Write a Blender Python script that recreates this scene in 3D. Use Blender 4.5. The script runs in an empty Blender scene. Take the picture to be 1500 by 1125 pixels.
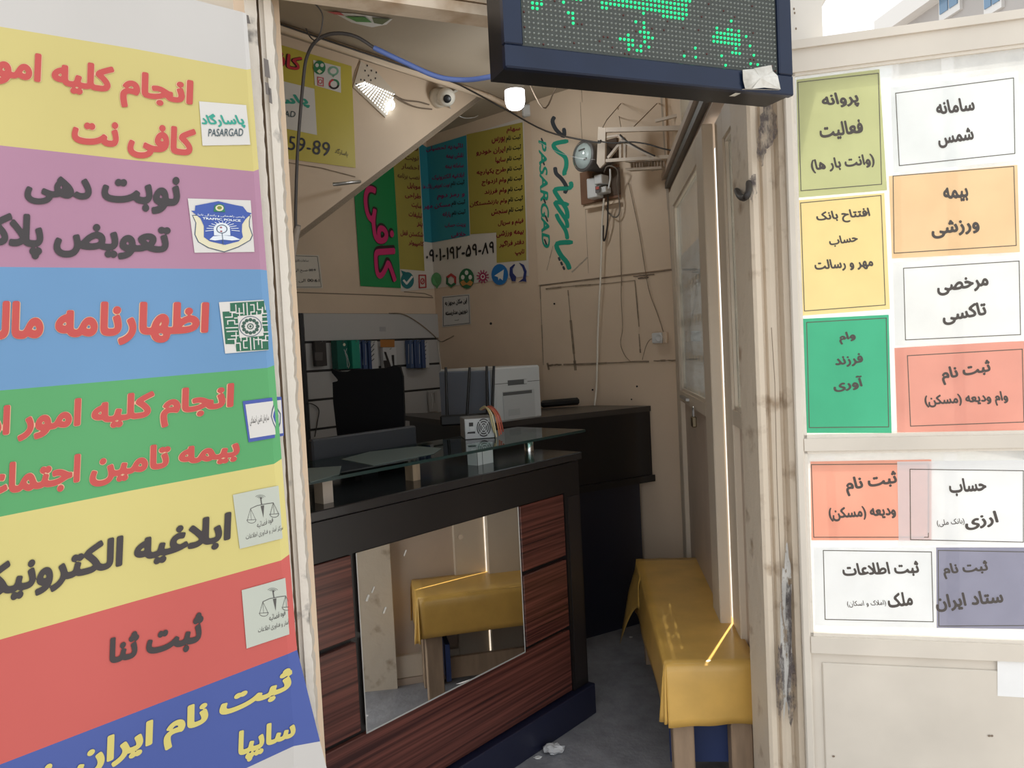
import bpy, math, random, unicodedata
import numpy as np
from mathutils import Vector as V3, Matrix
random.seed(7)
C = bpy.context.scene.collection
SC = bpy.context.scene

# ------------------------------------------------------------------ camera
F = 1115.0; PITCH = math.radians(2.47); ROLL = math.radians(2.86); H = 1.5
cp, sp = math.cos(PITCH), math.sin(PITCH); cr, sr = math.cos(ROLL), math.sin(ROLL)
FW = V3((0, cp, -sp)); U0 = V3((0, sp, cp)); R0 = V3((1, 0, 0))
RT = cr*R0 - sr*U0; UP = sr*R0 + cr*U0; EYE = V3((0, 0, H))
cam = bpy.data.cameras.new('camera'); cam.sensor_width = 36; cam.lens = F*36/1500; cam.clip_start = .02
camo = bpy.data.objects.new('camera', cam); C.objects.link(camo)
camo.matrix_world = Matrix(((RT.x, UP.x, -FW.x, 0), (RT.y, UP.y, -FW.y, 0), (RT.z, UP.z, -FW.z, H), (0, 0, 0, 1)))
SC.camera = camo
# ------------------------------------------------------------------ world, sun, exposure
w = bpy.data.worlds.new('world'); SC.world = w; w.use_nodes = True
bg = w.node_tree.nodes['Background']; bg.inputs[0].default_value = (.93, .97, 1.0, 1); bg.inputs[1].default_value = 1.2
sl = bpy.data.lights.new('sun', 'SUN'); sl.energy = 7.0; sl.angle = math.radians(.55); sl.color = (1, .94, .84)
so = bpy.data.objects.new('sun', sl); C.objects.link(so)
SUN_AZ, SUN_EL = math.radians(28.4), math.radians(62)
sd = V3((math.sin(SUN_AZ)*math.cos(SUN_EL), math.cos(SUN_AZ)*math.cos(SUN_EL), math.sin(SUN_EL)))
so.rotation_euler = sd.to_track_quat('Z', 'Y').to_euler(); so.location = sd*20
SC.view_settings.view_transform = 'Standard'; SC.view_settings.look = 'None'
SC.view_settings.exposure = 0.3; SC.view_settings.gamma = 1.0; SC.view_settings.use_curve_mapping = False

# ------------------------------------------------------------------ measuring helpers
def ray(x, y): return FW + RT*((x-750)/F) - UP*((y-562.5)/F)
def P3(x, y, r): return EYE + ray(x, y)*r
def zpl(x, y, z):
    d = ray(x, y); return EYE + d*((z-H)/d.z)
class VP:
    "a vertical plane through p running along azimuth az (degrees); n faces the camera side"
    def __init__(s, p, az):
        a = math.radians(az); s.p = V3(p); s.d = V3((math.sin(a), math.cos(a), 0)); n = V3((math.cos(a), -math.sin(a), 0))
        s.n = n if n.dot(EYE-s.p) > 0 else -n
    def __call__(s, x, y, off=0.0):
        d = ray(x, y); return EYE + d*((s.n.dot(s.p-EYE)+off)/s.n.dot(d))
    def at(s, t, z, off=0.0): return V3((s.p.x, s.p.y, 0)) + s.d*t + V3((0, 0, z)) + s.n*off
    def t(s, x, y):
        q = s(x, y); return (q-s.p).dot(s.d)
    def shift(s, off): 
        q = VP(s.p+s.n*off, 0); q.d = s.d; q.n = s.n; return q
AZ = 41.26
D1 = V3((math.sin(math.radians(AZ)), math.cos(math.radians(AZ)), 0)); N1 = V3((D1.y, -D1.x, 0)); ZZ = V3((0, 0, 1))
C0 = P3(637, 437, 5.15); HC = 2.962
WL = VP(C0, AZ); WB = VP(C0, AZ-90)
K = WB(1006, 500); Q = VP(K, 6.4)              # Q.d runs away from the camera
def corner_surf(x, y, off=0.0):               # the soft inside corner between left and back wall
    return WL(x, y, off) if x < 637+(y-437)*.053 else WB(x, y, off)

# ------------------------------------------------------------------ materials
def lin(h):
    if isinstance(h, str):
        h = h.lstrip('#'); c = [int(h[i:i+2], 16)/255 for i in (0, 2, 4)]
        return tuple((x/12.92 if x <= .04045 else ((x+.055)/1.055)**2.4) for x in c)
    return h
MC = {}
def mat(name, col, rough=.6, metal=0, spec=.5, var=0, vs=6, bump=0, bs=40, emit=0, vcol=None, stretch=None, detail=4, thr=None, trans=0, rot=0):
    if name in MC: return MC[name]
    m = bpy.data.materials.new(name); m.use_nodes = True; MC[name] = m
    nt = m.node_tree; b = nt.nodes['Principled BSDF']; c = lin(col)
    b.inputs['Base Color'].default_value = (*c, 1); b.inputs['Roughness'].default_value = rough
    b.inputs['Metallic'].default_value = metal; b.inputs['Specular IOR Level'].default_value = spec
    m.diffuse_color = (*c, 1)
    L = nt.links.new
    if emit:
        b.inputs['Emission Color'].default_value = (*c, 1); b.inputs['Emission Strength'].default_value = emit
    if var or bump:
        tc = nt.nodes.new('ShaderNodeTexCoord'); vec = tc.outputs['Object']
        if stretch:
            mp = nt.nodes.new('ShaderNodeMapping'); mp.inputs['Scale'].default_value = stretch; mp.inputs['Rotation'].default_value = (0, 0, rot)
            L(vec, mp.inputs[0]); vec = mp.outputs[0]
    if var:
        n = nt.nodes.new('ShaderNodeTexNoise'); n.inputs['Scale'].default_value = vs; n.inputs['Detail'].default_value = detail
        L(vec, n.inputs['Vector'])
        r = nt.nodes.new('ShaderNodeValToRGB')
        lo, hi = thr if thr else (.3, .7)
        r.color_ramp.elements[0].position = lo; r.color_ramp.elements[1].position = hi
        v2 = lin(vcol) if vcol is not None else tuple(x*(1-var) for x in c)
        r.color_ramp.elements[0].color = (*v2, 1); r.color_ramp.elements[1].color = (*c, 1)
        L(n.outputs['Fac'], r.inputs[0]); L(r.outputs[0], b.inputs['Base Color'])
    if bump:
        n2 = nt.nodes.new('ShaderNodeTexNoise'); n2.inputs['Scale'].default_value = bs; n2.inputs['Detail'].default_value = 5
        L(vec, n2.inputs['Vector']); bp = nt.nodes.new('ShaderNodeBump'); bp.inputs['Strength'].default_value = bump; bp.inputs['Distance'].default_value = .01
        L(n2.outputs['Fac'], bp.inputs['Height']); L(bp.outputs[0], b.inputs['Normal'])
    if trans:
        t = nt.nodes.new('ShaderNodeBsdfTranslucent'); mx = nt.nodes.new('ShaderNodeMixShader'); mx.inputs[0].default_value = trans
        o = nt.nodes['Material Output']; L(b.outputs[0], mx.inputs[1]); L(t.outputs[0], mx.inputs[2]); L(mx.outputs[0], o.inputs[0])
        if var: L(r.outputs[0], t.inputs[0])
        else: t.inputs[0].default_value = (*c, 1)
    return m
def glass(name, tint, rough=.02, ior=1.45, dirt=0, dcol='#cfcfcf'):
    if name in MC: return MC[name]
    m = bpy.data.materials.new(name); m.use_nodes = True; MC[name] = m; nt = m.node_tree; L = nt.links.new
    nt.nodes.remove(nt.nodes['Principled BSDF']); o = nt.nodes['Material Output']
    t = nt.nodes.new('ShaderNodeBsdfTransparent'); t.inputs[0].default_value = (*lin(tint), 1)
    g = nt.nodes.new('ShaderNodeBsdfGlossy'); g.inputs['Roughness'].default_value = rough
    lw = nt.nodes.new('ShaderNodeLayerWeight'); pw = nt.nodes.new('ShaderNodeMath'); pw.operation = 'POWER'; pw.inputs[1].default_value = 5; L(lw.outputs['Facing'], pw.inputs[0])
    fr = nt.nodes.new('ShaderNodeMapRange'); r0_ = ((ior-1)/(ior+1))**2; fr.inputs['To Min'].default_value = r0_; fr.inputs['To Max'].default_value = .95; L(pw.outputs[0], fr.inputs['Value'])
    mx = nt.nodes.new('ShaderNodeMixShader'); L(fr.outputs[0], mx.inputs[0]); L(t.outputs[0], mx.inputs[1]); L(g.outputs[0], mx.inputs[2])
    out = mx.outputs[0]
    if dirt:
        d = nt.nodes.new('ShaderNodeBsdfDiffuse'); d.inputs[0].default_value = (*lin(dcol), 1)
        tl = nt.nodes.new('ShaderNodeBsdfTranslucent'); tl.inputs[0].default_value = (*lin(dcol), 1)
        ma = nt.nodes.new('ShaderNodeMixShader'); ma.inputs[0].default_value = .5; L(d.outputs[0], ma.inputs[1]); L(tl.outputs[0], ma.inputs[2])
        tc = nt.nodes.new('ShaderNodeTexCoord'); n = nt.nodes.new('ShaderNodeTexNoise'); n.inputs['Scale'].default_value = 7; n.inputs['Detail'].default_value = 6
        L(tc.outputs['Object'], n.inputs['Vector'])
        r = nt.nodes.new('ShaderNodeMapRange'); r.inputs['From Min'].default_value = .35; r.inputs['From Max'].default_value = .7
        r.inputs['To Min'].default_value = dirt*.6; r.inputs['To Max'].default_value = min(1, dirt*1.2); L(n.outputs['Fac'], r.inputs['Value'])
        m2 = nt.nodes.new('ShaderNodeMixShader'); L(r.outputs[0], m2.inputs[0]); L(out, m2.inputs[1]); L(ma.outputs[0], m2.inputs[2]); out = m2.outputs[0]
    L(out, o.inputs[0]); return m

# ------------------------------------------------------------------ mesh builder
BASE = {}
class MB:
    def __init__(s): s.v = []; s.f = []; s.m = []; s.sm = []; s.mats = []
    def mi(s, m):
        if m not in s.mats: s.mats.append(m)
        return s.mats.index(m)
    def face(s, pts, m, smooth=False):
        i = len(s.v); s.v += [V3(p) for p in pts]; s.f.append(tuple(range(i, i+len(pts)))); s.m.append(s.mi(m)); s.sm.append(smooth)
    def raw(s, vs, fs, m, smooth=False):
        i = len(s.v); k = s.mi(m); s.v += [V3(p) for p in vs]
        for f in fs: s.f.append(tuple(j+i for j in f)); s.m.append(k); s.sm.append(smooth)
    def box(s, o, a, b, c, m, bev=0):
        "corner o and three edge vectors"
        o, a, b, c = V3(o), V3(a), V3(b), V3(c)
        if a.cross(b).dot(c) < 0: a, b = b, a
        if not bev:
            vs = [o, o+a, o+a+b, o+b, o+c, o+a+c, o+a+b+c, o+b+c]
            s.raw(vs, [(0, 3, 2, 1), (4, 5, 6, 7), (0, 1, 5, 4), (1, 2, 6, 5), (2, 3, 7, 6), (3, 0, 4, 7)], m); return
        L = [a.length, b.length, c.length]; un = [a/L[0], b/L[1], c/L[2]]; bev = min(bev, min(L)*.45)
        vs = []; idx = {}
        for x in (0, 1):
            for y in (0, 1):
                for z in (0, 1):
                    for ax in range(3):
                        t = [x, y, z]; co = []
                        for q in range(3):
                            full = L[q] if t[q] else 0; ins = (L[q]-bev) if t[q] else bev
                            co.append(full if q == ax else ins)
                        idx[(x, y, z, ax)] = len(vs); vs.append(o+un[0]*co[0]+un[1]*co[1]+un[2]*co[2])
        fs = []
        ctr = o+(a+b+c)/2
        def add(ids):
            ps = [vs[i] for i in ids]; n = (ps[1]-ps[0]).cross(ps[2]-ps[0])
            fc = sum(ps, V3())/len(ps)
            fs.append(tuple(ids) if n.dot(fc-ctr) > 0 else tuple(reversed(ids)))
        for ax in range(3):
            o1, o2 = [q for q in range(3) if q != ax]
            for sd_ in (0, 1):
                ids = []
                for p, q in ((0, 0), (1, 0), (1, 1), (0, 1)):
                    t = [0, 0, 0]; t[ax] = sd_; t[o1] = p; t[o2] = q; ids.append(idx[(*t, ax)])
                add(ids)
            for p in (0, 1):
                for q in (0, 1):
                    t0 = [0, 0, 0]; t0[o1] = p; t0[o2] = q; t1 = t0[:]; t1[ax] = 1
                    add([idx[(*t0, o1)], idx[(*t1, o1)], idx[(*t1, o2)], idx[(*t0, o2)]])
        for x in (0, 1):
            for y in (0, 1):
                for z in (0, 1): add([idx[(x, y, z, 0)], idx[(x, y, z, 1)], idx[(x, y, z, 2)]])
        s.raw(vs, fs, m)
    def prism(s, pts, vec, m, m2=None):
        pts = [V3(p) for p in pts]; vec = V3(vec); n = len(pts)
        nn = V3()
        for i in range(n): nn += pts[i].cross(pts[(i+1) % n])
        if nn.dot(vec) < 0: pts.reverse()
        vs = pts+[p+vec for p in pts]
        s.raw(vs, [tuple(range(n-1, -1, -1)), tuple(range(n, 2*n))], m)
        s.raw(vs, [(i, (i+1) % n, n+(i+1) % n, n+i) for i in range(n)], m2 or m)
    def tube(s, pts, r, m, n=8, smoothpts=True, caps=True):
        pts = [V3(p) for p in pts]
        if smoothpts and len(pts) > 2:
            out = []
            for i in range(len(pts)-1):
                p0 = pts[max(i-1, 0)]; p1 = pts[i]; p2 = pts[i+1]; p3 = pts[min(i+2, len(pts)-1)]
                for k in range(5):
                    t = k/5; out.append(.5*((2*p1)+(p2-p0)*t+(2*p0-5*p1+4*p2-p3)*t*t+(3*p1-p0-3*p2+p3)*t*t*t))
            out.append(pts[-1]); pts = out
        vs = []; up = V3((0, 0, 1)); N = len(pts)
        prev = None
        for i, p in enumerate(pts):
            d = (pts[min(i+1, N-1)]-pts[max(i-1, 0)]).normalized()
            if prev is None:
                a = d.cross(up); a = a if a.length > .01 else d.cross(V3((1, 0, 0)))
            else: a = prev-d*prev.dot(d)
            a.normalize(); prev = a; b = d.cross(a)
            rr = r(i/(N-1)) if callable(r) else r
            vs += [p+(a*math.cos(2*math.pi*k/n)+b*math.sin(2*math.pi*k/n))*rr for k in range(n)]
        fs = [(i*n+k, i*n+(k+1) % n, (i+1)*n+(k+1) % n, (i+1)*n+k) for i in range(N-1) for k in range(n)]
        s.raw(vs, fs, m, True)
        if caps: s.raw(vs[:n], [tuple(range(n-1, -1, -1))], m); s.raw(vs[-n:], [tuple(range(n))], m)
    def lathe(s, base, ax, prof, m, n=24, smooth=True):
        "prof: list of (radius, height along ax)"
        base = V3(base); ax = V3(ax).normalized(); a = ax.cross(V3((.3, .5, .81)) if abs(ax.z) < .9 else V3((1, 0, 0))).normalized(); b = ax.cross(a)
        vs = [base+ax*h+(a*math.cos(2*math.pi*k/n)+b*math.sin(2*math.pi*k/n))*max(r, 1e-5) for r, h in prof for k in range(n)]
        N = len(prof)
        s.raw(vs, [(i*n+k, i*n+(k+1) % n, (i+1)*n+(k+1) % n, (i+1)*n+k) for i in range(N-1) for k in range(n)], m, smooth)
    def ellip(s, c, a, b, m, n=24):
        "flat ellipse with half-axes a, b"
        s.face([V3(c)+V3(a)*math.cos(2*math.pi*k/n)+V3(b)*math.sin(2*math.pi*k/n) for k in range(n)], m)
    def grid(s, fn, nu, nv, m, smooth=True, thick=0, m2=None):
        vs = [V3(fn(i/nu, j/nv)) for j in range(nv+1) for i in range(nu+1)]
        s.raw(vs, [(j*(nu+1)+i, j*(nu+1)+i+1, (j+1)*(nu+1)+i+1, (j+1)*(nu+1)+i) for j in range(nv) for i in range(nu)], m, smooth)
    def build(s, name, parent=None, merge=False, solid=0):
        me = bpy.data.meshes.new(name)
        if parent is None:
            xs = [p.x for p in s.v]; ys = [p.y for p in s.v]; zs = [p.z for p in s.v]
            b = V3(((min(xs)+max(xs))/2, (min(ys)+max(ys))/2, min(zs)))
        else: b = BASE[parent.name]
        me.from_pydata([p-b for p in s.v], [], s.f)
        for m in s.mats: me.materials.append(m)
        me.polygons.foreach_set('material_index', s.m); me.polygons.foreach_set('use_smooth', s.sm); me.update()
        o = bpy.data.objects.new(name, me); C.objects.link(o)
        if parent is None: o.location = b
        else: o.parent = parent
        BASE[o.name] = b
        if solid:
            md = o.modifiers.new('solid', 'SOLIDIFY'); md.thickness = solid; md.offset = -1
        return o
def tag(o, label, cat, group=None, kind=None):
    if label: o['label'] = label
    if cat: o['category'] = cat
    if group: o['group'] = group
    if kind: o['kind'] = kind
    return o
def struct(o): o['kind'] = 'structure'; return o
def empty(name, loc, label, cat, group=None):
    o = bpy.data.objects.new(name, None); o.empty_display_size = .1; C.objects.link(o); o.location = loc; BASE[o.name] = V3(loc)
    return tag(o, label, cat, group)

# ------------------------------------------------------------------ writing
FORMS = {}; LIG = {}
for cpt in list(range(0xFB50, 0xFDFC))+list(range(0xFE70, 0xFEFD)):
    d_ = unicodedata.decomposition(chr(cpt)).split()
    if len(d_) == 2 and d_[0][0] == '<': FORMS.setdefault(chr(int(d_[1], 16)), {})[d_[0][1:-1]] = chr(cpt)
    elif len(d_) == 3 and d_[1] == '0644' and d_[2] in ('0627', '0622'): LIG.setdefault(chr(int(d_[2], 16)), {})[d_[0][1:-1]] = chr(cpt)
def shape(s):
    if not any('\u0600' <= c <= '\u06ef' for c in s): return s
    out = []; i = 0; prev = False
    while i < len(s):
        c = s[i]
        if c == 'ل' and i+1 < len(s) and s[i+1] in LIG:
            out.append(LIG[s[i+1]]['final' if prev else 'isolated']); prev = False; i += 2; continue
        if c in FORMS:
            f = FORMS[c]; nx = i+1 < len(s) and s[i+1] in FORMS and 'final' in FORMS[s[i+1]]; dual = 'initial' in f
            k = 'medial' if prev and nx and dual else 'final' if prev else 'initial' if nx and dual else 'isolated'
            out.append(f.get(k, f.get('isolated', c))); prev = dual and nx
        else: out.append({'(': ')', ')': '('}.get(c, c)); prev = False
        i += 1
    return ''.join(reversed(out))
TC = {}
def glyphs(s, off, shear, raw=False, res=34):
    "outlines of the words -> signed distance field -> filled mesh (handles overlapping contours, grows strokes by off)"
    k = (s, off, shear, res)
    if k in TC: return TC[k]
    cu = bpy.data.curves.new('text', 'FONT'); cu.body = s if raw else shape(s); cu.shear = shear; cu.resolution_u = 3; cu.fill_mode = 'NONE'
    o = bpy.data.objects.new('text', cu); C.objects.link(o); me = bpy.data.meshes.new_from_object(o)
    vs = np.array([v.co[:2] for v in me.vertices]); nv = len(vs); es = [tuple(e.vertices) for e in me.edges]
    bpy.data.objects.remove(o); bpy.data.curves.remove(cu); bpy.data.meshes.remove(me)
    par = list(range(nv))
    def fd(i):
        while par[i] != i: par[i] = par[par[i]]; i = par[i]
        return i
    for a, b in es: par[fd(a)] = fd(b)
    loops = {}
    for i in range(nv): loops.setdefault(fd(i), []).append(i)
    A, B = [], []
    for lp in loops.values():
        if len(lp) < 3: continue
        A += lp; B += lp[1:]+lp[:1]
    A = vs[A]; B = vs[B]; off = max(off, .003); pad = off+2.5/res; h = 1/res
    x0, y0 = vs.min(0)-pad; x1, y1 = vs.max(0)+pad; nx = int((x1-x0)*res)+2; ny = int((y1-y0)*res)+2
    X = x0+np.arange(nx)*h; Y = y0+np.arange(ny)*h; D = np.full((ny, nx), .3); Wn = np.zeros((ny, nx), int); R = off+3*h
    for (ax, ay), (bx, by) in zip(A, B):
        lx, hx, ly, hy = min(ax, bx), max(ax, bx), min(ay, by), max(ay, by)
        i0, i1 = max(0, int((lx-R-x0)*res)), min(nx, int((hx+R-x0)*res)+2); j0, j1 = max(0, int((ly-R-y0)*res)), min(ny, int((hy+R-y0)*res)+2)
        dx, dy = bx-ax, by-ay; L2 = dx*dx+dy*dy
        if L2 < 1e-14: continue
        gx = X[None, i0:i1]; gy = Y[j0:j1, None]; t = np.clip(((gx-ax)*dx+(gy-ay)*dy)/L2, 0, 1)
        D[j0:j1, i0:i1] = np.minimum(D[j0:j1, i0:i1], np.hypot(gx-ax-t*dx, gy-ay-t*dy))
        if dy:
            for j in np.nonzero((Y >= ly) & (Y < hy))[0]:
                xc = ax+(Y[j]-ay)/dy*dx; Wn[j, X > xc] += 1 if dy > 0 else -1
    S = np.where(Wn != 0, D, -D)+off; S[np.abs(S) < 1e-6] = 1e-6
    P = []; idx = {}; fs = []
    def pt(x, y, key):
        if key not in idx: idx[key] = len(P); P.append((x, y))
        return idx[key]
    cor = lambda i, j: pt(X[i], Y[j], (i, j))
    def mid(i, j, i2, j2):
        if (i, j) > (i2, j2): i, j, i2, j2 = i2, j2, i, j
        t = S[j, i]/(S[j, i]-S[j2, i2]); return pt(X[i]+(X[i2]-X[i])*t, Y[j]+(Y[j2]-Y[j])*t, (i, j, i2, j2))
    for j in range(ny-1):
        run = 0
        for i in range(nx):
            full = i < nx-1 and S[j, i] > 0 and S[j, i+1] > 0 and S[j+1, i] > 0 and S[j+1, i+1] > 0
            if full: run += 1
            if run and (not full or run >= 5):
                e = i+1 if full else i; fs.append((cor(e-run, j), cor(e, j), cor(e, j+1), cor(e-run, j+1))); run = 0
            if full or i == nx-1: continue
            q = [(i, j), (i+1, j), (i+1, j+1), (i, j+1)]; poly = []
            for c in range(4):
                a, b = q[c], q[(c+1) % 4]; sa, sb = S[a[1], a[0]], S[b[1], b[0]]
                if sa > 0: poly.append(cor(*a))
                if (sa > 0) != (sb > 0): poly.append(mid(*a, *b))
            if len(poly) >= 3: fs.append(tuple(poly))
    P = np.array(P); lo = P.min(0); hi = P.max(0); uv = [tuple(p) for p in (P-lo)/(hi-lo)]
    TC[k] = (uv, fs, [0]*len(uv)); return TC[k]
class Crop:
    def __init__(s, x, y, k): s.x, s.y, s.k = x, y, k
    def __call__(s, x, y): return (s.x+x*s.k, s.y+y*s.k)
def write4(mb, surf, quad, s, m, off=.0015, bold=.03, shear=0, raw=False, res=None):
    "quad: pixel corners bottom-left, bottom-right, top-right, top-left of the written words"
    res = res or max(14, min(36, int(math.hypot(quad[3][0]-quad[0][0], quad[3][1]-quad[0][1])*.75))); uv, fs, isl = glyphs(s, bold, shear, raw, res); bl, br, tr, tl = quad
    vs = []
    for (u, v), i in zip(uv, isl):
        x = (bl[0]*(1-u)+br[0]*u)*(1-v)+(tl[0]*(1-u)+tr[0]*u)*v; y = (bl[1]*(1-u)+br[1]*u)*(1-v)+(tl[1]*(1-u)+tr[1]*u)*v
        vs.append(surf(x, y, off+(i % 3)*off*.06))
    out = []
    for f in fs:
        n = (vs[f[1]]-vs[f[0]]).cross(vs[f[2]]-vs[f[0]])
        out.append(f if n.dot(EYE-vs[f[0]]) > 0 else tuple(reversed(f)))
    mb.raw(vs, out, m)
def write(mb, surf, cr, s, x0, y0, x1, y1, hL, hR, m, **kw):
    lean = kw.pop('lean', .05)
    write4(mb, surf, [cr(x0, y0), cr(x1, y1), cr(x1-hR*lean, y1-hR), cr(x0-hL*lean, y0-hL)], s, m, **kw)
def pxpoly(mb, surf, cr, pts, m, off=.001):
    ps = [surf(*cr(*p), off) for p in pts]
    n = V3()
    for i in range(len(ps)): n += (ps[i]-ps[0]).cross(ps[(i+1) % len(ps)]-ps[0])
    if n.dot(EYE-ps[0]) < 0: ps.reverse()
    mb.face(ps, m)
def pxline(mb, surf, cr, pts, wd, m, off=.0012, close=False):
    pts = [V3((*p, 0)) for p in pts]
    if close: pts = pts+[pts[0]]
    for a, b in zip(pts[:-1], pts[1:]):
        d = (b-a); 
        if d.length < 1e-6: continue
        d.normalize(); n = V3((-d.y, d.x, 0))*wd/2; e = d*wd*.3
        pxpoly(mb, surf, cr, [(q.x, q.y) for q in (a-e+n, b+e+n, b+e-n, a-e-n)], m, off)
def pxell(mb, surf, cr, cx, cy, rx, ry, m, off=.001, n=20, a0=0, a1=2*math.pi, rin=0, lean=0):
    A = [a0+(a1-a0)*i/n for i in range(n+1)]
    if not rin:
        pxpoly(mb, surf, cr, [(cx+rx*math.cos(a), cy+ry*math.sin(a)+lean*rx*math.cos(a)) for a in (A[:-1] if a1-a0 > 6.2 else A)], m, off)
    else:
        for a, b in zip(A[:-1], A[1:]):
            pxpoly(mb, surf, cr, [(cx+rx*math.cos(a)*k, cy+ry*math.sin(a)*k+lean*rx*k*math.cos(a)) for a, k in ((a, 1), (b, 1), (b, rin), (a, rin))], m, off)
PX = Crop(0, 0, 1)

# ------------------------------------------------------------------ palette
cream = mat('cream_wall_paint', (.73, .565, .41), .75, var=.14, vs=2.2, bump=.12, bs=25)
cream2 = mat('cream_panel_paint', (.74, .585, .435), .6, var=.12, vs=1.6, bump=.06, bs=12)
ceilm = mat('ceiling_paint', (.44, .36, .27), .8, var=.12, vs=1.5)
flaky = mat('flaking_plaster', (.66, .56, .45), .85, var=.5, vs=9, vcol=(.20, .14, .09), thr=(.34, .46), bump=.8, bs=30, detail=8)
doorp = mat('cream_metal_paint', (.70, .60, .48), .45, var=.1, vs=3, bump=.05, bs=15)
doord = mat('dull_metal_paint', (.62, .50, .40), .5, var=.15, vs=4)
whitep = mat('worn_white_paint', (.72, .66, .58), .6, var=.4, vs=14, vcol=(.24, .22, .20), thr=(.27, .36), bump=.5, bs=30, detail=8)
stain = mat('soot_stain', (.10, .085, .08), .8, var=.5, vs=15)
brown = mat('brown_glue_mark', (.34, .255, .175), .8, var=.4, vs=30)
crack = mat('dark_crack', (.22, .165, .12), .9)
floorm = mat('concrete_floor', (.31, .31, .335), .38, var=.35, vs=14, bump=.25, bs=60, detail=8)
pavem = mat('pavement', (.36, .34, .32), .9, var=.25, vs=5, bump=.2, bs=40)
blackm = mat('black_laminate', (.012, .010, .010), .32, var=.2, vs=6)
navy = mat('navy_laminate', (.012, .014, .035), .35)
darkg = mat('dark_grey_plastic', (.03, .032, .036), .5)
blackp = mat('black_plastic', (.008, .008, .009), .4)
chrome = mat('chrome', (.75, .75, .75), .15, 1)
steel = mat('grey_steel', (.42, .42, .42), .35, .8)
whpl = mat('white_plastic', (.66, .66, .65), .4)
zebra = mat('zebra_wood', (.15, .048, .035), .22, var=.8, vs=5, vcol=(.038, .012, .010), stretch=(.30, .22, 20), detail=5, thr=(.34, .66))
woodl = mat('raw_wood', (.42, .29, .19), .7, var=.3, vs=6, stretch=(6, 6, 1))
mirrorm = mat('mirror_silver', (.86, .86, .84), .015, 1)
paper = mat('white_paper', (.80, .80, .79), .7, var=.05, vs=4)
inkm = mat('black_ink', (.022, .018, .018), .6)
inkg = mat('grey_ink', (.09, .085, .08), .6)
pane = glass('dusty_pane', '#e8ecec', .05, 1.45, .12)

# ================================================================== SETTING
def boxwall(name, a, b, z0, z1, thick, m, out):
    "slab from plan point a to b, thickened along out"
    mb = MB(); a = V3((a.x, a.y, z0)); b = V3((b.x, b.y, z0))
    mb.box(a, b-a, V3(out)*thick, ZZ*(z1-z0), m); return struct(mb.build(name))
c0 = V3((C0.x, C0.y, 0)); k0 = V3((K.x, K.y, 0))
LPOST = V3((-.47, 1.607, 0)); RPOST = V3((.69, 2.12, 0))
lw_far = c0 - D1*((c0-LPOST).dot(D1))                       # left wall meets the front wall here
mb = MB(); mb.prism([lw_far+N1*0-D1*.1-N1*.15, c0+D1*.15-N1*.15, k0+D1*.15+N1*.12, V3((.80, 2.1, 0)), V3((-.5, 1.56, 0))], V3((0, 0, -.1)), floorm); struct(mb.build('floor'))
mb = MB(); mb.box(V3((-14, -12, -.2)), V3((34, 0, 0)), V3((0, 40, 0)), V3((0, 0, .098)), pavem); struct(mb.build('pavement'))
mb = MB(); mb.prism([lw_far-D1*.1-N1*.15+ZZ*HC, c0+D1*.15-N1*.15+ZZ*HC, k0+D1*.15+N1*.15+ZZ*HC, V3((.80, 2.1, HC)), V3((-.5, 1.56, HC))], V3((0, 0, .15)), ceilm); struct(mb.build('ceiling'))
mb = MB(); mb.box(lw_far, c0-lw_far, -N1*.15, ZZ*HC, cream)
pxline(mb, WL, PX, [(425, 428), (560, 432.5), (634, 436)], 1.6, crack, .002); pxline(mb, WL, PX, [(592, 427.5), (622, 430), (633, 434)], 1.2, crack, .002); struct(mb.build('wall_left'))
# back wall with a slightly raised boarded section on the right, glue marks and cracks in it
mb = MB(); kk = k0+N1*.12
mb.box(c0, kk-c0, D1*.15, ZZ*HC, cream)
tA, tB = 790.5, 986
pA = WB(tA, 416); pB = WB(tB, 396)
def wbq(x0, y0, x1, y1, wd, m, off=.013):
    n_ = 6; pts = [(x0+(x1-x0)*i/n_, y0+(y1-y0)*i/n_+random.uniform(-.5, .5)) for i in range(n_+1)]
    for a_, b_ in zip(pts[:-1], pts[1:]): pxline(mb, WB, PX, [a_, b_], wd*random.uniform(.45, 1.0), m, off)
za = (WB(800, 417).z+WB(980, 396).z)/2
a = V3((pA.x, pA.y, 0)); b = V3((pB.x, pB.y, 0))
mb.box(a-D1*.012+ZZ*(za+.004), b-a, D1*.012, ZZ*(HC-za-.004), cream2)
mb.box(a-D1*.009, b-a, D1*.009, ZZ*(za-.004), cream2)
wbq(792, 418, 985, 396, 2.0, crack); wbq(800, 423, 930, 411, 2.2, brown); wbq(928, 405, 958, 402, 3, crack); wbq(935, 408, 950, 406, 3, crack)
wbq(803, 535.5, 822, 534, 3, brown); wbq(826, 534, 950, 529.5, 3, brown); wbq(958, 529, 990, 528, 3, brown)
wbq(832, 425, 836, 470, 1.6, brown); wbq(836, 470, 843, 541, 4, brown); wbq(930, 411, 936, 478, 3, brown); wbq(936, 490, 938, 516, 2.5, brown)
wbq(791, 418, 796, 535, 1.5, brown); wbq(847, 60, 853, 150, 1, brown); wbq(850, 150, 862, 400, .9, brown); wbq(907, 300, 911, 418, .8, brown)
wbq(802, 532, 804, 541, 3, brown); wbq(801, 396, 810, 360, 1, brown); wbq(838, 398, 860, 378, 2.5, mat('grime', (.46, .38, .3), .8)); wbq(955, 250, 975, 246, 3, mat('grime', (.46, .38, .3)))
wbq(968, 130, 985, 395, 4, mat('grime', (.46, .38, .3)))
wbq(429, 428.5, 429.5, 429, .1, crack)
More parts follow.
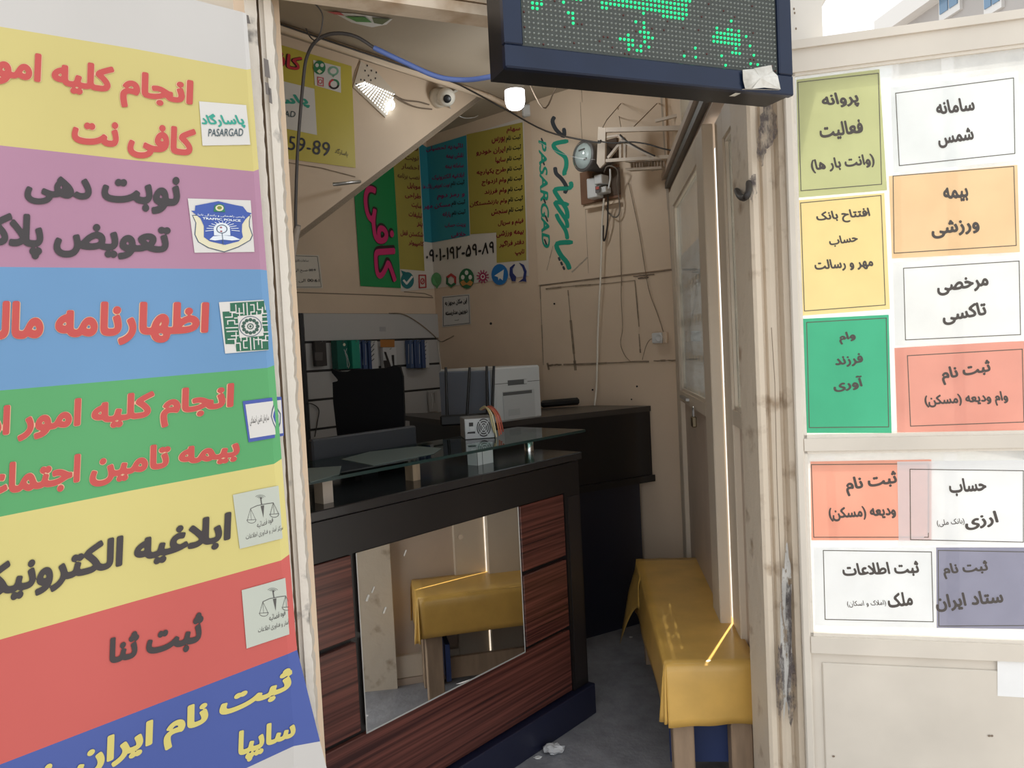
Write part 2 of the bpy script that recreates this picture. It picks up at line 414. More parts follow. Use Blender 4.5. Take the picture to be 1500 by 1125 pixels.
for x, y, r in ((719, 474, 2), (812, 445, 1.5), (868, 571, 1.5), (933, 566, 1.5), (925, 585, 1.2)): pxell(mb, WB, PX, x, y, r, r, inkm, .013 if x > 790 else .002, 8)
struct(mb.build('wall_back'))
# flaking pillar strip in the far right corner
mb = MB(); pk = WB(993, 500); pk = V3((pk.x, pk.y, 0)); prof = []
for j in range(41):
    z = HC*j/40
    for i in range(6): pass
def pil(u, v):
    z = v*2.36; p = pk+(k0-pk)*u*1.0 - D1*(.035*math.sin(math.pi*min(1, u*1.15)) + random.uniform(-.004, .004)); return V3((p.x, p.y, z))
mb.grid(pil, 8, 70, flaky); struct(mb.build('wall_corner_pillar'))
# front wall to the left of the entrance (behind the banner) and above the header
wfp = V3((-.50, 1.66, 0)); wff = c0-D1*((c0-wfp).dot(D1)); boxwall('wall_front', wff, wfp, 0, HC, .05, cream, D1)
fd = (RPOST-LPOST).normalized(); fn = V3((fd.y, -fd.x, 0))
mb = MB(); L_ = (RPOST-LPOST).length
mb.box(LPOST-fd*.05+ZZ*2.36, fd*(L_+.05), -fn*.06, ZZ*.9, cream2); struct(mb.build('wall_above_header'))
beamm = mat('header_paint', (.66, .55, .43), .6, var=.3, vs=8, vcol=(.42, .29, .18), thr=(.3, .5), bump=.3, bs=25)
mb = MB()
for z0, z1, o0 in ((2.268, 2.292, .03), (2.292, 2.297, .015), (2.297, 2.325, .028), (2.325, 2.329, .018), (2.329, 2.385, .034)):
    mb.box(LPOST+fn*o0-fd*.05+ZZ*z0, fd*(L_+.05), -fn*(o0+.03), ZZ*(z1-z0), beamm)
struct(mb.build('trim_header'))
# left door post: stepped metal section with ragged paint
mb = MB()
def postcol(mb, o, wv, dv, z0, z1, m, jag=.004, n=60):
    o, wv, dv = V3(o), V3(wv), V3(dv)
    rows = []
    for j in range(n+1):
        z = z0+(z1-z0)*j/n; jj = random.uniform(-jag, jag); rows.append([o+ZZ*z, o+wv+wv.normalized()*jj+ZZ*z, o+wv+dv+wv.normalized()*jj+ZZ*z, o+dv+ZZ*z])
    vs = [p for r in rows for p in r]
    fs = [(j*4+i, j*4+(i+1) % 4, (j+1)*4+(i+1) % 4, (j+1)*4+i) for j in range(n) for i in range(4)]
    mb.raw(vs, fs, m); mb.raw(rows[-1], [(0, 1, 2, 3)], m); mb.raw(rows[0], [(3, 2, 1, 0)], m)
e0 = P3(377, 300, 1.60); e0.z = 0; e1 = P3(416, 300, 1.63); e1.z = 0; dd = (e1-e0)
postcol(mb, e0, dd*.42, V3((-.02, .06, 0)), 0, 3.0, whitep, .0012, 160)
postcol(mb, e0+dd*.45+V3((0, .012, 0)), dd*.22, V3((-.01, .05, 0)), 0, 3.0, whitep, .001)
postcol(mb, e0+dd*.70, dd*.30, V3((-.01, .07, 0)), 0, 2.27, whitep, .0022, 170)
struct(mb.build('trim_left_post'))
mb = MB()
for (x, y, wx, hy) in ((391, 100, 5, 30), (392, 130, 4, 20), (362, 28, 5, 14), (396, 140, 3, 25)):
    sf = VP(e0+V3((0, -.004, 0)), 66)
    pxpoly(mb, sf, PX, [(x-wx, y-hy/2), (x+wx*.4, y-hy*.4), (x+wx, y+hy*.5), (x-wx*.6, y+hy*.4)], mat('grey_chip', (.17, .15, .14), .8), .006)
struct(mb.build('trim_post_paint_chips'))
# right entrance post: ribbed channels
ribm = mat('right_post_paint', (.68, .58, .46), .55, var=.35, vs=10, vcol=(.38, .28, .19), thr=(.3, .42), bump=.4, bs=22, detail=8)
mb = MB()
prof = [(.682, 2.275), (.682, 2.125), (.690, 2.118), (.704, 2.118), (.707, 2.136), (.716, 2.136), (.719, 2.122), (.728, 2.115), (.742, 2.115), (.745, 2.134), (.757, 2.134), (.760, 2.105), (.772, 2.098), (.792, 2.098), (.794, 2.275)]
mb.prism([V3((x, y, 0)) for x, y in prof], ZZ*2.99, ribm); struct(mb.build('trim_right_post'))
mb = MB(); sf = VP((.70, 2.096, 0), 90)
def ragged(m, sc, lo, hi):
    nt = m.node_tree; L = nt.links.new; o = nt.nodes['Material Output']; b = nt.nodes['Principled BSDF']
    tc = nt.nodes.new('ShaderNodeTexCoord'); mp = nt.nodes.new('ShaderNodeMapping'); mp.inputs['Scale'].default_value = (1, 1, .35); n = nt.nodes.new('ShaderNodeTexNoise'); n.inputs['Scale'].default_value = sc; n.inputs['Detail'].default_value = 8; n.inputs['Roughness'].default_value = .7
    r = nt.nodes.new('ShaderNodeMapRange'); r.inputs['From Min'].default_value = lo; r.inputs['From Max'].default_value = hi
    t = nt.nodes.new('ShaderNodeBsdfTransparent'); mx = nt.nodes.new('ShaderNodeMixShader')
    L(tc.outputs['Object'], mp.inputs[0]); L(mp.outputs[0], n.inputs['Vector']); L(n.outputs['Fac'], r.inputs['Value']); L(r.outputs[0], mx.inputs[0]); L(t.outputs[0], mx.inputs[1]); L(b.outputs[0], mx.inputs[2]); L(mx.outputs[0], o.inputs[0]); return m
st = mat('soot_smear', (.13, .10, .095), .85, var=.6, vs=18, vcol=(.05, .045, .045))
pg_ = mat('peeling_paint_grey', (.52, .50, .47), .7, var=.3, vs=20)
ragged(st, 45, .40, .60); ragged(pg_, 50, .40, .46)
def blob(cx, cy, rx, ry, m, seed, off=.0):
    rr = random.Random(seed); pts = []
    for i in range(22):
        a_ = 2*math.pi*i/22; k = .75+.4*rr.random(); pts.append((cx+rx*k*math.cos(a_), cy+ry*k*math.sin(a_)))
    for i in range(22): mb.face([sf(cx, cy, off), sf(*pts[(i+1) % 22], off), sf(*pts[i], off)], m)
blob(1126, 180, 13, 38, st, 1, .002); blob(1115, 215, 7, 28, st, 2, .0025); blob(1152, 930, 9, 130, pg_, 3, .001); blob(1160, 1010, 8, 50, st, 4, .003); blob(1155, 905, 5, 60, st, 5, .0035); blob(1143, 1000, 6, 60, st, 6, .002); blob(1103, 275, 6, 24, st, 8, .001)
pxline(mb, sf, PX, [(1130, 480), (1135, 560), (1138, 700), (1143, 830), (1146, 900), (1153, 940)], 1.2, crack, .004)
struct(mb.build('trim_right_post_stains'))
mb = MB(); mb.box(V3((.795, 2.10, 2.285)), V3((.085, -.02, 0)), V3((0, .15, 0)), ZZ*.9, mat('pale_pillar', (.74, .70, .64), .7, var=.1, vs=5))
for x, y in ((1163, 13), (1164, 19), (1166, 42)): pxell(mb, VP((.8, 2.092, 0), 103), PX, x, y, 1.4, 2, crack, .003, 8)
struct(mb.build('trim_upper_pillar'))

# right facade (Q): header rail, transom with grille, two door leaves with papered panes
def qp(s, z, off=0.0): return K - Q.d*s + ZZ*(z-K.z) + Q.n*off      # s metres from the far corner towards the street
def qs(x, y):
    p = Q(x, y); return (K-p).dot(Q.d), p.z
def qbox(mb, s0, s1, z0, z1, o0, o1, m, bev=0):
    mb.box(qp(s0, z0, o0), -Q.d*(s1-s0), Q.n*(o1-o0), ZZ*(z1-z0), m, bev)
S_END = 1.76
mb = MB(); qbox(mb, -.05, S_END, 2.285, 2.375, -.05, .05, doord); qbox(mb, -.05, S_END, 2.30, 2.33, .05, .075, mat('dark_rail', (.10, .09, .08), .5)); qbox(mb, -.05, S_END, 2.345, 2.375, .05, .09, doord)
struct(mb.build('trim_side_header'))
mb = MB(); qbox(mb, -.08, S_END, 0, .03, -.05, .02, doord); struct(mb.build('trim_side_sill'))
mb = MB(); qbox(mb, -.05, S_END, 2.72, HC, -.05, .03, cream2); qbox(mb, -.05, .36, 2.375, 2.72, -.05, .03, cream2); qbox(mb, 1.1, S_END, 2.375, 2.72, -.05, .03, cream2); struct(mb.build('wall_right_above_doors'))
win = MB(); gb = doorp
qbox(win, .36, 1.1, 2.375, 2.40, -.03, .03, gb); qbox(win, .36, 1.1, 2.695, 2.72, -.03, .03, gb); qbox(win, .36, .385, 2.4, 2.695, -.03, .03, gb); qbox(win, 1.075, 1.1, 2.4, 2.695, -.03, .03, gb)
for i in range(14): qbox(win, .43+i*.046, .437+i*.046, 2.40, 2.695, -.005, .005, gb)
qbox(win, .385, 1.075, 2.53, 2.545, -.006, .006, gb)
wo = struct(win.build('window_1')); g = MB(); qbox(g, .385, 1.075, 2.4, 2.695, -.02, -.014, pane); g.build('pane', wo)

def leaf(name, s0, s1, g0, g1, z0, zb, zt, z1, sh=0):
    fr = MB(); m = doorp
    def qbox(mb, a, b, c, d, e, f, *r): globals()['qbox'](mb, a, b, c, d, e+sh, f+sh, *r)
    qbox(fr, s0, g0, z0, z1, -.02, .02, m, .004); qbox(fr, g1, s1, z0, z1, -.02, .02, m, .004)
    qbox(fr, g0, g1, zt, z1, -.02, .02, m); qbox(fr, g0, g1, zb-.05, zb, -.02, .02, m); qbox(fr, g0, g1, z0, z0+.1, -.02, .02, m)
    o = struct(fr.build(name))
    p = MB(); qbox(p, g0, g1, z0+.1, zb-.05, -.012, -.002, doord); 
    p.build('lower_panel', o)
    gl = MB(); qbox(gl, g0, g1, zb, zt, -.004, .002, pane); gl.build('pane', o)
    mo = MB()
    for (a_, b_, c_, d_) in ((g0, g1, zb, zb+.012), (g0, g1, zt-.012, zt), (g0, g0+.012, zb, zt), (g1-.012, g1, zb, zt)): qbox(mo, a_, b_, c_, d_, .002, .012, doorp)
    mo.build('glazing_bead', o)
    return o
SH1 = .044
d1 = leaf('door_1', .03, 1.235, .185, 1.06, .035, 1.265, 2.17, 2.265, SH1)
d2 = leaf('door_2', 1.2375, 1.80, 1.385, 1.70, .035, 1.265, 2.17, 2.265)
# sheets stuck on the outside of the side-door panes, seen from behind
shm = mat('sheet_backlit', (.74, .74, .74), .7, var=.05, vs=6, trans=.45); shink = mat('show_through_ink', (.20, .19, .19), .7)
def qsheet(s0, s1, z0, z1, off, words, label, m=shm):
    mb = MB(); jj = random.uniform(-.004, .004)
    mb.grid(lambda u, v: qp(s0+(s1-s0)*u+jj*v, z0+(z1-z0)*v, off+.0006*math.sin(9*u+4*v)), 6, 6, m); o = mb.build('paper_notice'); tag(o, label, 'notice', 'notices on the side doors')
    t = MB(); hgt = (z1-z0)/(len(words)*1.7)
    for k, wd in enumerate(words):
        uv, fs, isl = glyphs(wd, .012, 0, res=20); zc = z1-(k+.75)*(z1-z0)/(len(words)+.4); wl = min(.8*(s1-s0), hgt*.32*len(wd)+.03); sc0 = (s0+s1)/2
        vs = [qp(sc0-wl/2+wl*u, zc-hgt/2+hgt*v, off+.0022+.00008*(i % 3)) for (u, v), i in zip(uv, isl)]
        t.raw(vs, [tuple(reversed(f)) for f in fs], shink)
    for (a, b, c, d) in ((s0+.012, s1-.012, z1-.014, z1-.012), (s0+.012, s1-.012, z0+.012, z0+.014), (s0+.012, s0+.014, z0+.012, z1-.012), (s1-.014, s1-.012, z0+.012, z1-.012)): t.face([qp(a, c, off+.0022), qp(a, d, off+.0022), qp(b, d, off+.0022), qp(b, c, off+.0022)], shink)
    t.build('lettering', o)
zr_ = [1.275, 1.435, 1.60, 1.765, 1.93]; sc_ = [.20, .41, .625, .84, 1.05]
rn_ = ['bottom', 'second lowest', 'third lowest', 'top']; cn_ = ['farthest', 'second farthest', 'second nearest', 'nearest']
wds = ['وام', 'بیمه', 'ثبت نام', 'سامانه', 'مالیات', 'یارانه', 'مسکن', 'ودیعه', 'حساب', 'سهام', 'ثنا', 'سنجش', 'ابلاغیه', 'کافی نت', 'شمس', 'فرزند']
for r_ in range(4):
    for c_ in range(4): qsheet(sc_[c_]+.003, sc_[c_+1]-.003, zr_[r_]+.010+random.uniform(-.006, .010), zr_[r_+1]-.010+random.uniform(-.010, .006), SH1-.008, [wds[r_*4+c_], wds[(r_*4+c_+5) % 16]], 'backlit sheet on the inner side door, %s row, %s from the viewer' % (rn_[r_], cn_[c_]))
mb = MB(); tpw = mat('added_white_tape', (.70, .69, .66), .5, trans=.3)  # tape pieces added over the sheet gaps to break the sun streaks into dashes
for z_ in zr_[:4]:
    a_ = .19
    while a_ < 1.03:
        wd_ = random.uniform(.03, .075); qbox(mb, a_, min(a_+wd_, 1.055), z_-.022, z_+.022, SH1-.012, SH1-.0115, tpw); a_ += wd_+random.uniform(.025, .06)
mb.build('tape_strips', d1)
qsheet(1.395, 1.69, 1.905, 2.155, -.008, ['بیمه', 'شخص ثالث', 'خودرو'], 'backlit sheet at the top of the outer side door beside the black handle')
qsheet(1.395, 1.55, 1.60, 1.895, -.008, ['پلاک', 'وکالت'], 'backlit sheet in the middle of the outer side door')
qsheet(1.395, 1.55, 1.275, 1.59, -.008, ['مجوز', 'آنلاین', 'کسب'], 'backlit sheet at the bottom of the outer side door')
# bolt and handle on the leaves
mb = MB(); s_, z_ = qs(1028, 583); qbox(mb, s_-.2, s_+.06, z_-.008, z_+.004, .02+SH1, .034+SH1, steel); mb.build('bolt', d1)
# padlock hanging at the first leaf
s_, z_ = qs(1043, 607)
pr = empty('padlock', qp(s_, z_-.05, .08), 'small steel padlock hanging under the papered window of the inner side door', 'padlock')
mb = MB(); qbox(mb, s_-.022, s_+.022, z_-.05, z_-.005, .066, .086, mat('brass_lock', (.22, .18, .12), .35, .9), .004); mb.build('body', pr)
mb = MB(); mb.tube([qp(s_-.013, z_-.006, .076), qp(s_-.013, z_+.022, .076), qp(s_, z_+.034, .076), qp(s_+.013, z_+.022, .076), qp(s_+.013, z_-.006, .076)], .0035, steel); mb.build('shackle', pr)
mb = MB(); hp = [Q(x, y, .03+o) for x, y, o in ((1079, 277, 0), (1082, 285, .03), (1088, 290, .045), (1094, 287, .05), (1097, 278, .03), (1097, 268, .0))]
mb.tube(hp, .0085, mat('black_rubber', (.02, .016, .015), .6)); mb.build('handle', d2)

# outer leaf on the right, swung open
RL = VP(P3(1163, 600, 2.08), 103.8)
def rlb(mb, x0, x1, z0, z1, o0, o1, m, bev=0): mb.box(RL.at(x0, z0, o0), RL.d*(x1-x0), RL.n*(o1-o0), ZZ*(z1-z0), m, bev)
mb = MB(); WL_ = .78
lp = mat('outer_leaf_paint', (.72, .655, .57), .5, var=.16, vs=3.5, bump=.06, bs=20)
zT, zU0, zM0, zM1, zB0, zB1 = RL(1163, 66).z, RL(1175, 640).z, RL(1175, 660).z, RL(1175, 642).z, RL(1187, 943).z, RL(1187, 930).z
rlb(mb, 0, .022, .02, zT, -.025, .015, lp, .004); rlb(mb, WL_-.055, WL_, .02, zT, -.025, .015, lp, .004)
zP = RL(1168, 108).z
rlb(mb, .022, WL_-.055, zP, zT, -.025, .015, lp); rlb(mb, .022, WL_-.055, zM0, zM1, -.025, .015, lp); rlb(mb, .022, WL_-.055, zB0-.02, zB1, -.025, .015, lp); rlb(mb, .022, WL_-.055, .02, .1, -.025, .015, lp)
rlb(mb, 0, WL_, zT-.018, zT+.004, .015, .024, lp)
d3 = struct(mb.build('door_3'))
mb = MB(); rlb(mb, .022, WL_-.055, zM1, zP, -.006, .0, glass('outer_pane', '#f2f4f4', .05, 1.45, .6, '#f8f8f6')); mb.build('pane', d3)
mb = MB(); rlb(mb, .022, WL_-.055, zB1, zM0, -.006, .0, MC['outer_pane']); mb.build('pane', d3)
mb = MB(); rlb(mb, .022, WL_-.055, .1, zB0-.02, -.012, .0, lp); rlb(mb, .05, WL_-.08, .14, zB0-.05, .0, .006, lp, .003)
for x, y in ((1221, 1108), (1449, 1078), (1453, 1078), (1188, 1082)): pxell(mb, RL, PX, x, y, 2.2, 1.6, crack, .008, 8)
mb.build('lower_panel', d3)
bead = MB()
for a_, b_ in ((zM1, zP), (zB1, zM0)):
    for (x0, x1, z0, z1) in ((.022, WL_-.055, a_, a_+.010), (.022, WL_-.055, b_-.008, b_), (.022, .030, a_, b_), (WL_-.063, WL_-.055, a_, b_)): rlb(bead, x0, x1, z0, z1, 0, .009, whitep)
bead.build('glazing_bead', d3)
mb = MB(); tp = glass('clear_tape', '#ffffff', .12, 1.5, .55, '#ffffff')
for (xa, ya, xb, yb, wd) in ((1310, 82, 1320, 640, 12), (1387, 70, 1408, 630, 18), (1175, 118, 1300, 92, 10), (1182, 650, 1440, 645, 7), (1215, 672, 1222, 800, 14), (1392, 670, 1397, 920, 20)): pxline(mb, RL, PX, [(xa, ya), (xb, yb)], wd, tp, .0035)
mb.build('tape_strips', d3)

# left outer leaf, behind the banner
BN = VP(P3(398, 500, 1.585), 46.4)
mb = MB(); mb.box(BN.at(-.95, .02, -.035), BN.d*.93, -BN.n*.04, ZZ*2.42, doorp); struct(mb.build('door_4'))

# ================================================================== OUTER BANNER
cols = dict(w='#dad6d2', y='#dfd083', p='#bc8aa6', b='#6f9fce', g='#5bb06e', y2='#e6d888', r='#d8625c', b2='#4a60ae')
bm_ = {k: mat('banner_'+k, tuple(c_*.83 for c_ in lin(v)), .45, var=.06, vs=3) for k, v in cols.items()}
bx = [-170, 0, 190, 372]
# boundary heights at x = 0, 200, 372 and at the folded edge
bnds = [(-75, -22, 22, 20), (39, 72, 104, 101), (213, 235, 251, 248), (391, 393, 394.5, 396), (572, 555, 540.5, 535), (757, 717, 685, 672), (937, 880, 832, 812), (1120, 1043, 977, 952), (1290, 1200, 1120, 1086), (1560, 1360, 1215, 1165)]
order = ['w', 'y', 'p', 'b', 'g', 'y2', 'r', 'b2', 'w']
BN2 = VP(BN(385, 500), 66)       # the strip folded round the post
def fold(y): return 358+(y-60)*.0695 if y < 1100 else 430
def edge(y): return 364+(y-60)*.0795 if y < 950 else 434.8+(y-950)*.25
def bwave(x, y): return .0022*math.sin(x*.021+y*.004)+.0012*math.sin(x*.006-y*.013+1)
def bsurf(x, y, off=0.0): return BN(x, y, off+bwave(x, y))
mb = MB()
def brow(bv, x):
    f = 372
    if x <= 0: return bv[0]+(bv[1]-bv[0])/200*x
    if x <= 200: return bv[0]+(bv[1]-bv[0])*x/200
    return bv[1]+(bv[2]-bv[1])*(x-200)/172
for k in range(len(order)):
    t0, t1 = bnds[k], bnds[k+1]
    nx, ny = 30, 6
    for j in range(ny):
        for i in range(nx):
            def pt(i, j):
                v = j/ny; y_est = (t0[2]*(1-v)+t1[2]*v); xf = fold(y_est); x = -170+(xf+170)*i/nx
                y = brow(t0, x)*(1-v)+brow(t1, x)*v; return bsurf(x, y)
            mb.raw([pt(i, j), pt(i, j+1), pt(i+1, j+1), pt(i+1, j)], [(0, 1, 2, 3)], bm_[order[k]], True)
        def ep(e, j):
            v = j/ny; y_est = t0[2]*(1-v)+t1[2]*v; xf = fold(y_est); yf = brow(t0, xf)*(1-v)+brow(t1, xf)*v
            if not e: return bsurf(xf, yf)
            q = bsurf(xf, yf); pl = VP(q, 68); ye = t0[3]*(1-v)+t1[3]*v; return pl(edge(ye), ye)
        mb.raw([ep(0, j), ep(0, j+1), ep(1, j+1), ep(1, j)], [(0, 1, 2, 3)], bm_[order[k]], True)
ban = mb.build('banner', None)
tag(ban, 'tall striped vinyl banner with large lettering hanging on the open left door', 'banner')
c1 = Crop(0, 0, 1/3); c2 = Crop(0, 375, 1/3); c3 = Crop(0, 750, 1/3)
redi = mat('banner_red_ink', '#c04a46', .45); blk = mat('banner_dark_ink', '#3a3436', .45); yel = mat('banner_yellow_ink', '#d2c470', .45); pale = mat('pale_outline_ink', '#e9c09a', .45)
tx = MB()
def bt(cr, s, *a, m=redi, out=None, **kw):
    kw.setdefault('bold', .045); kw.setdefault('lean', -.07)
    if out: write(tx, bsurf, cr, s, *a, out, off=.0012, **{**kw, 'bold': kw['bold']+.014})
    write(tx, bsurf, cr, s, *a, m, off=.002, **kw)
bt(c1, 'انجام کلیه امور', -100, 385, 843, 512, 195, 157, out=pale)
bt(c1, 'کافی نت', 310, 662, 852, 722, 167, 155, out=pale)
bt(c1, 'نوبت دهی', 105, 893, 785, 950, 141, 172, m=blk)
bt(c1, 'تعویض پلاک', -120, 1130, 740, 1160, 205, 178, m=blk)
bt(c2, 'اظهارنامه مالیاتی', -330, 430, 912, 375, 235, 172, out=pale)
bt(c2, 'انجام کلیه امور اداری', -310, 895, 1022, 713, 208, 156, out=pale)
bt(c2, 'بیمه تامین اجتماعی', -170, 1120, 1050, 905, 190, 122, out=pale)
bt(c3, 'ابلاغیه الکترونیک', -130, 442, 1010, 155, 197, 158, m=blk)
bt(c3, 'ثبت ثنا', 475, 697, 885, 600, 142, 165, m=blk)
bt(c3, 'ثبت نام ایران خودرو', -150, 1410, 1280, 822, 195, 145, m=yel)
bt(c3, 'سایپا', 1040, 1118, 1295, 1018, 155, 122, m=yel)
tx.build('lettering', ban)
teal = mat('teal_ink', '#2f9c88', .45); tealg = mat('slate_ink', '#4a5a60', .45)
patch = mat('patch_white', '#d6d3cf', .45); patchg = mat('patch_grey', '#bdc2b7', .45)
def brand(mb, sf, cr, x0, y0, x1, y1, h, x2, y2, x3, y3, h2, off=.003):
    write(mb, sf, cr, 'پاسارگاد', x0, y0, x1, y1, h, h, teal, off=off, bold=.03, shear=-.3)
    write(mb, sf, cr, 'PASARGAD', x2, y2, x3, y3, h2, h2, tealg, off=off, bold=.01, shear=.2)
lg = MB(); pxpoly(lg, bsurf, c1, [(875, 445), (1082, 462), (1100, 636), (890, 640)], patch, .002)
brand(lg, bsurf, c1, 888, 562, 1080, 562, 62, 915, 600, 1070, 598, 34); lg.build('logo_patch', ban)
# police shield
lg = MB(); c8 = Crop(280, 290, .12444); navyi = mat('shield_blue', '#3c57a6', .45); outl = mat('shield_grey', '#4a5a6e', .45); gold = mat('shield_cream', '#ddd6b8', .45); green_i = mat('green_ink', '#2f7d55', .45); lb = mat('ray_white', '#dfe6ee', .45)
pxpoly(lg, bsurf, c8, [(-40, 5), (700, 28), (745, 635), (40, 645)], patch, .002)
sh = [(10, 200), (50, 290), (38, 430), (80, 520), (200, 590), (390, 640), (560, 580), (700, 500), (728, 440), (690, 330), (690, 260), (705, 205)]
pxpoly(lg, bsurf, c8, sh, outl, .0024)
ccx, ccy = 375, 390
pxpoly(lg, bsurf, c8, [(ccx+(x-ccx)*.965, ccy+(y-ccy)*.955) for x, y in sh], gold, .0028)
pxpoly(lg, bsurf, c8, [(0, 150), (45, 150), (50, 90), (180, 65), (320, 38), (480, 75), (610, 100), (660, 165), (712, 180), (640, 250), (600, 310), (598, 400), (610, 460), (560, 510), (400, 552), (220, 510), (150, 460), (150, 330), (110, 240)], navyi, .0032)
for i in range(-6, 7):
    a_ = math.radians(-90+i*13); x, y = 370+math.cos(a_)*110, 400+math.sin(a_)*100; x2, y2 = 370+math.cos(a_)*205, 420+math.sin(a_)*150
    pxline(lg, bsurf, c8, [(x, y), (x2, y2)], 7, lb, .0036)
pxpoly(lg, bsurf, c8, [(270, 440), (265, 350), (300, 305), (350, 290), (410, 300), (455, 340), (462, 440)], lb, .004)
pxell(lg, bsurf, c8, 362, 365, 66, 52, outl, .0044, 20, rin=.84); pxell(lg, bsurf, c8, 352, 347, 14, 9, mat('red_dot', '#a05058', .5), .0046, 10); pxell(lg, bsurf, c8, 354, 392, 14, 9, MC['red_dot'], .0046, 10)
pxline(lg, bsurf, c8, [(365, 415), (378, 550)], 8, outl, .0046)
pxpoly(lg, bsurf, c8, [(215, 490), (260, 450), (370, 440), (490, 450), (580, 490), (480, 500), (375, 490), (280, 500)], lb, .0042)
pxpoly(lg, bsurf, c8, [(265, 160), (275, 90), (330, 68), (385, 85), (402, 165)], green_i, .004); pxell(lg, bsurf, c8, 334, 118, 48, 36, gold, .0044); pxell(lg, bsurf, c8, 334, 115, 28, 20, mat('olive_ink', '#7d8a3a', .5), .0048)
write(lg, bsurf, c8, 'پلیس راهنمایی و رانندگی ناجا', 80, 215, 630, 240, 34, 34, lb, off=.004, bold=.012)
write(lg, bsurf, c8, 'TRAFFIC POLICE', 135, 252, 585, 280, 26, 26, lb, off=.004, bold=.03)
lg.build('police_badge', ban)
# green tax-office maze square
lg = MB(); c9 = Crop(310, 430, .20444); mg = mat('maze_green', '#24654a', .45)
pxpoly(lg, bsurf, c9, [(52, 62), (372, 45), (440, 300), (412, 405), (97, 430)], patch, .002)
ox = [(132, 68), (375, 52), (382, 118), (420, 118), (430, 330), (405, 340), (408, 402), (178, 415), (172, 362), (100, 362), (78, 130), (135, 128)]
pxpoly(lg, bsurf, c9, ox, mg, .0026)
cx0, cy0 = 277, 235
def mz(p): pxline(lg, bsurf, c9, p, 8, patch, .003)
for r in range(4):
    ca, sa = math.cos(r*math.pi/2+.0), math.sin(r*math.pi/2)
    def rt(x, y): X = x*ca-y*sa; Y = x*sa+y*ca; return (cx0-10+X*1.0+Y*.06, cy0+Y*1.02-X*.04)
    mz([rt(-85, -155), rt(-85, -95), rt(-40, -95)]); mz([rt(-62, -130), rt(-62, -78)]); mz([rt(-30, -160), rt(-30, -85)]); mz([rt(-5, -165), rt(-5, -80)]); mz([rt(20, -150), rt(45, -150), rt(45, -100), rt(20, -100), rt(20, -78)])
    mz([rt(70, -165), rt(70, -115), rt(100, -115), rt(100, -85), rt(150, -85)]); mz([rt(62, -80), rt(62, -100)]); mz([rt(-130, -105), rt(-85, -105)])
pxpoly(lg, bsurf, c9, [(186, 162), (355, 148), (372, 302), (200, 318)], patch, .0034)
pxell(lg, bsurf, c9, 278, 235, 82, 74, outl, .0038, 28, rin=.93)
for i in range(12):
    a_ = math.radians(i*30); pxell(lg, bsurf, c9, 278+52*math.cos(a_), 235+47*math.sin(a_), 14, 13, mat('rosette_dark', '#36584c', .5), .004, 10)
pxell(lg, bsurf, c9, 278, 235, 24, 22, MC['rosette_dark'], .004, 14, rin=.7); pxell(lg, bsurf, c9, 278, 235, 9, 9, MC['rosette_dark'], .0042, 8)
lg.build('maze_badge', ban)
# social-security patch
lg = MB(); bi = mat('patch_blue', '#4456a4', .45)
q_ = [(222, 772), (470, 740), (500, 740), (518, 1018), (470, 1030), (265, 1066)]
pxpoly(lg, bsurf, c9, q_, bi, .002); pxpoly(lg, bsurf, c9, [(242, 795), (498, 762), (512, 1000), (275, 1038)], patch, .0025)
for k, m_ in ((1, outl), (.8, patch), (.55, bi)):
    pxpoly(lg, bsurf, c9, [(460+(x-460)*k, 885+(y-885)*k) for x, y in ((450, 775), (478, 830), (496, 860), (494, 930), (472, 998), (440, 930), (424, 880), (432, 830))], m_, .003+(1-k)*.001)
write(lg, bsurf, c9, 'سازمان تامین اجتماعی', 275, 950, 412, 920, 72, 60, inkg, off=.003, bold=.0)
lg.build('insurance_badge', ban)
# two judiciary patches
ca_ = Crop(330, 700, .23113)
def judiciary(q, cx, cy):
    lg = MB(); pxpoly(lg, bsurf, ca_, q, patchg, .002)
    def ln(p, wd=3.2): pxline(lg, bsurf, ca_, [(cx+x, cy+y) for x, y in p], wd, inkg, .003)
    for r in (14, 23, 34): ln([(1+r*math.cos(a)*1.05, -45+r*math.sin(a)*.72) for a in [math.radians(-150+12*i) for i in range(11)]], 2)
    pxell(lg, bsurf, ca_, cx+4, cy-48, 6, 7, inkg, .003, 10)
    ln([(4, -40), (8, -12)], 7); ln([(-62, 17), (-20, -2), (40, -14), (83, -20)], 4); pxpoly(lg, bsurf, ca_, [(cx+2, cy), (cx+24, cy-4), (cx+20, cy+75)], inkg, .003)
    for px_, py_ in ((-62, 17), (83, -20)):
        ln([(px_, py_), (px_-20, py_+72)], 2.4); ln([(px_, py_), (px_+32, py_+68)], 2.4); ln([(px_, py_), (px_+5, py_+70)], 2)
        ln([(px_+6+28*math.cos(a), py_+72+20*math.sin(a)) for a in [math.radians(18*i) for i in range(11)]], 3); ln([(px_-24, py_+73), (px_+36, py_+69)], 3)
    write(lg, bsurf, ca_, 'قوه قضائیه', cx-20, cy+150, cx+82, cy+112, 48, 48, inkg, off=.003, bold=.004)
    write(lg, bsurf, ca_, 'مرکز آمار و فناوری اطلاعات', cx-90, cy+222, cx+148, cy+155, 48, 40, inkg, off=.003, bold=.002)
    lg.build('judiciary_badge', ban)
judiciary([(48, 108), (200, 75), (345, 48), (378, 380), (92, 450)], 222, 178)
judiciary([(104, 712), (250, 672), (400, 628), (425, 985), (135, 1082)], 300, 768)

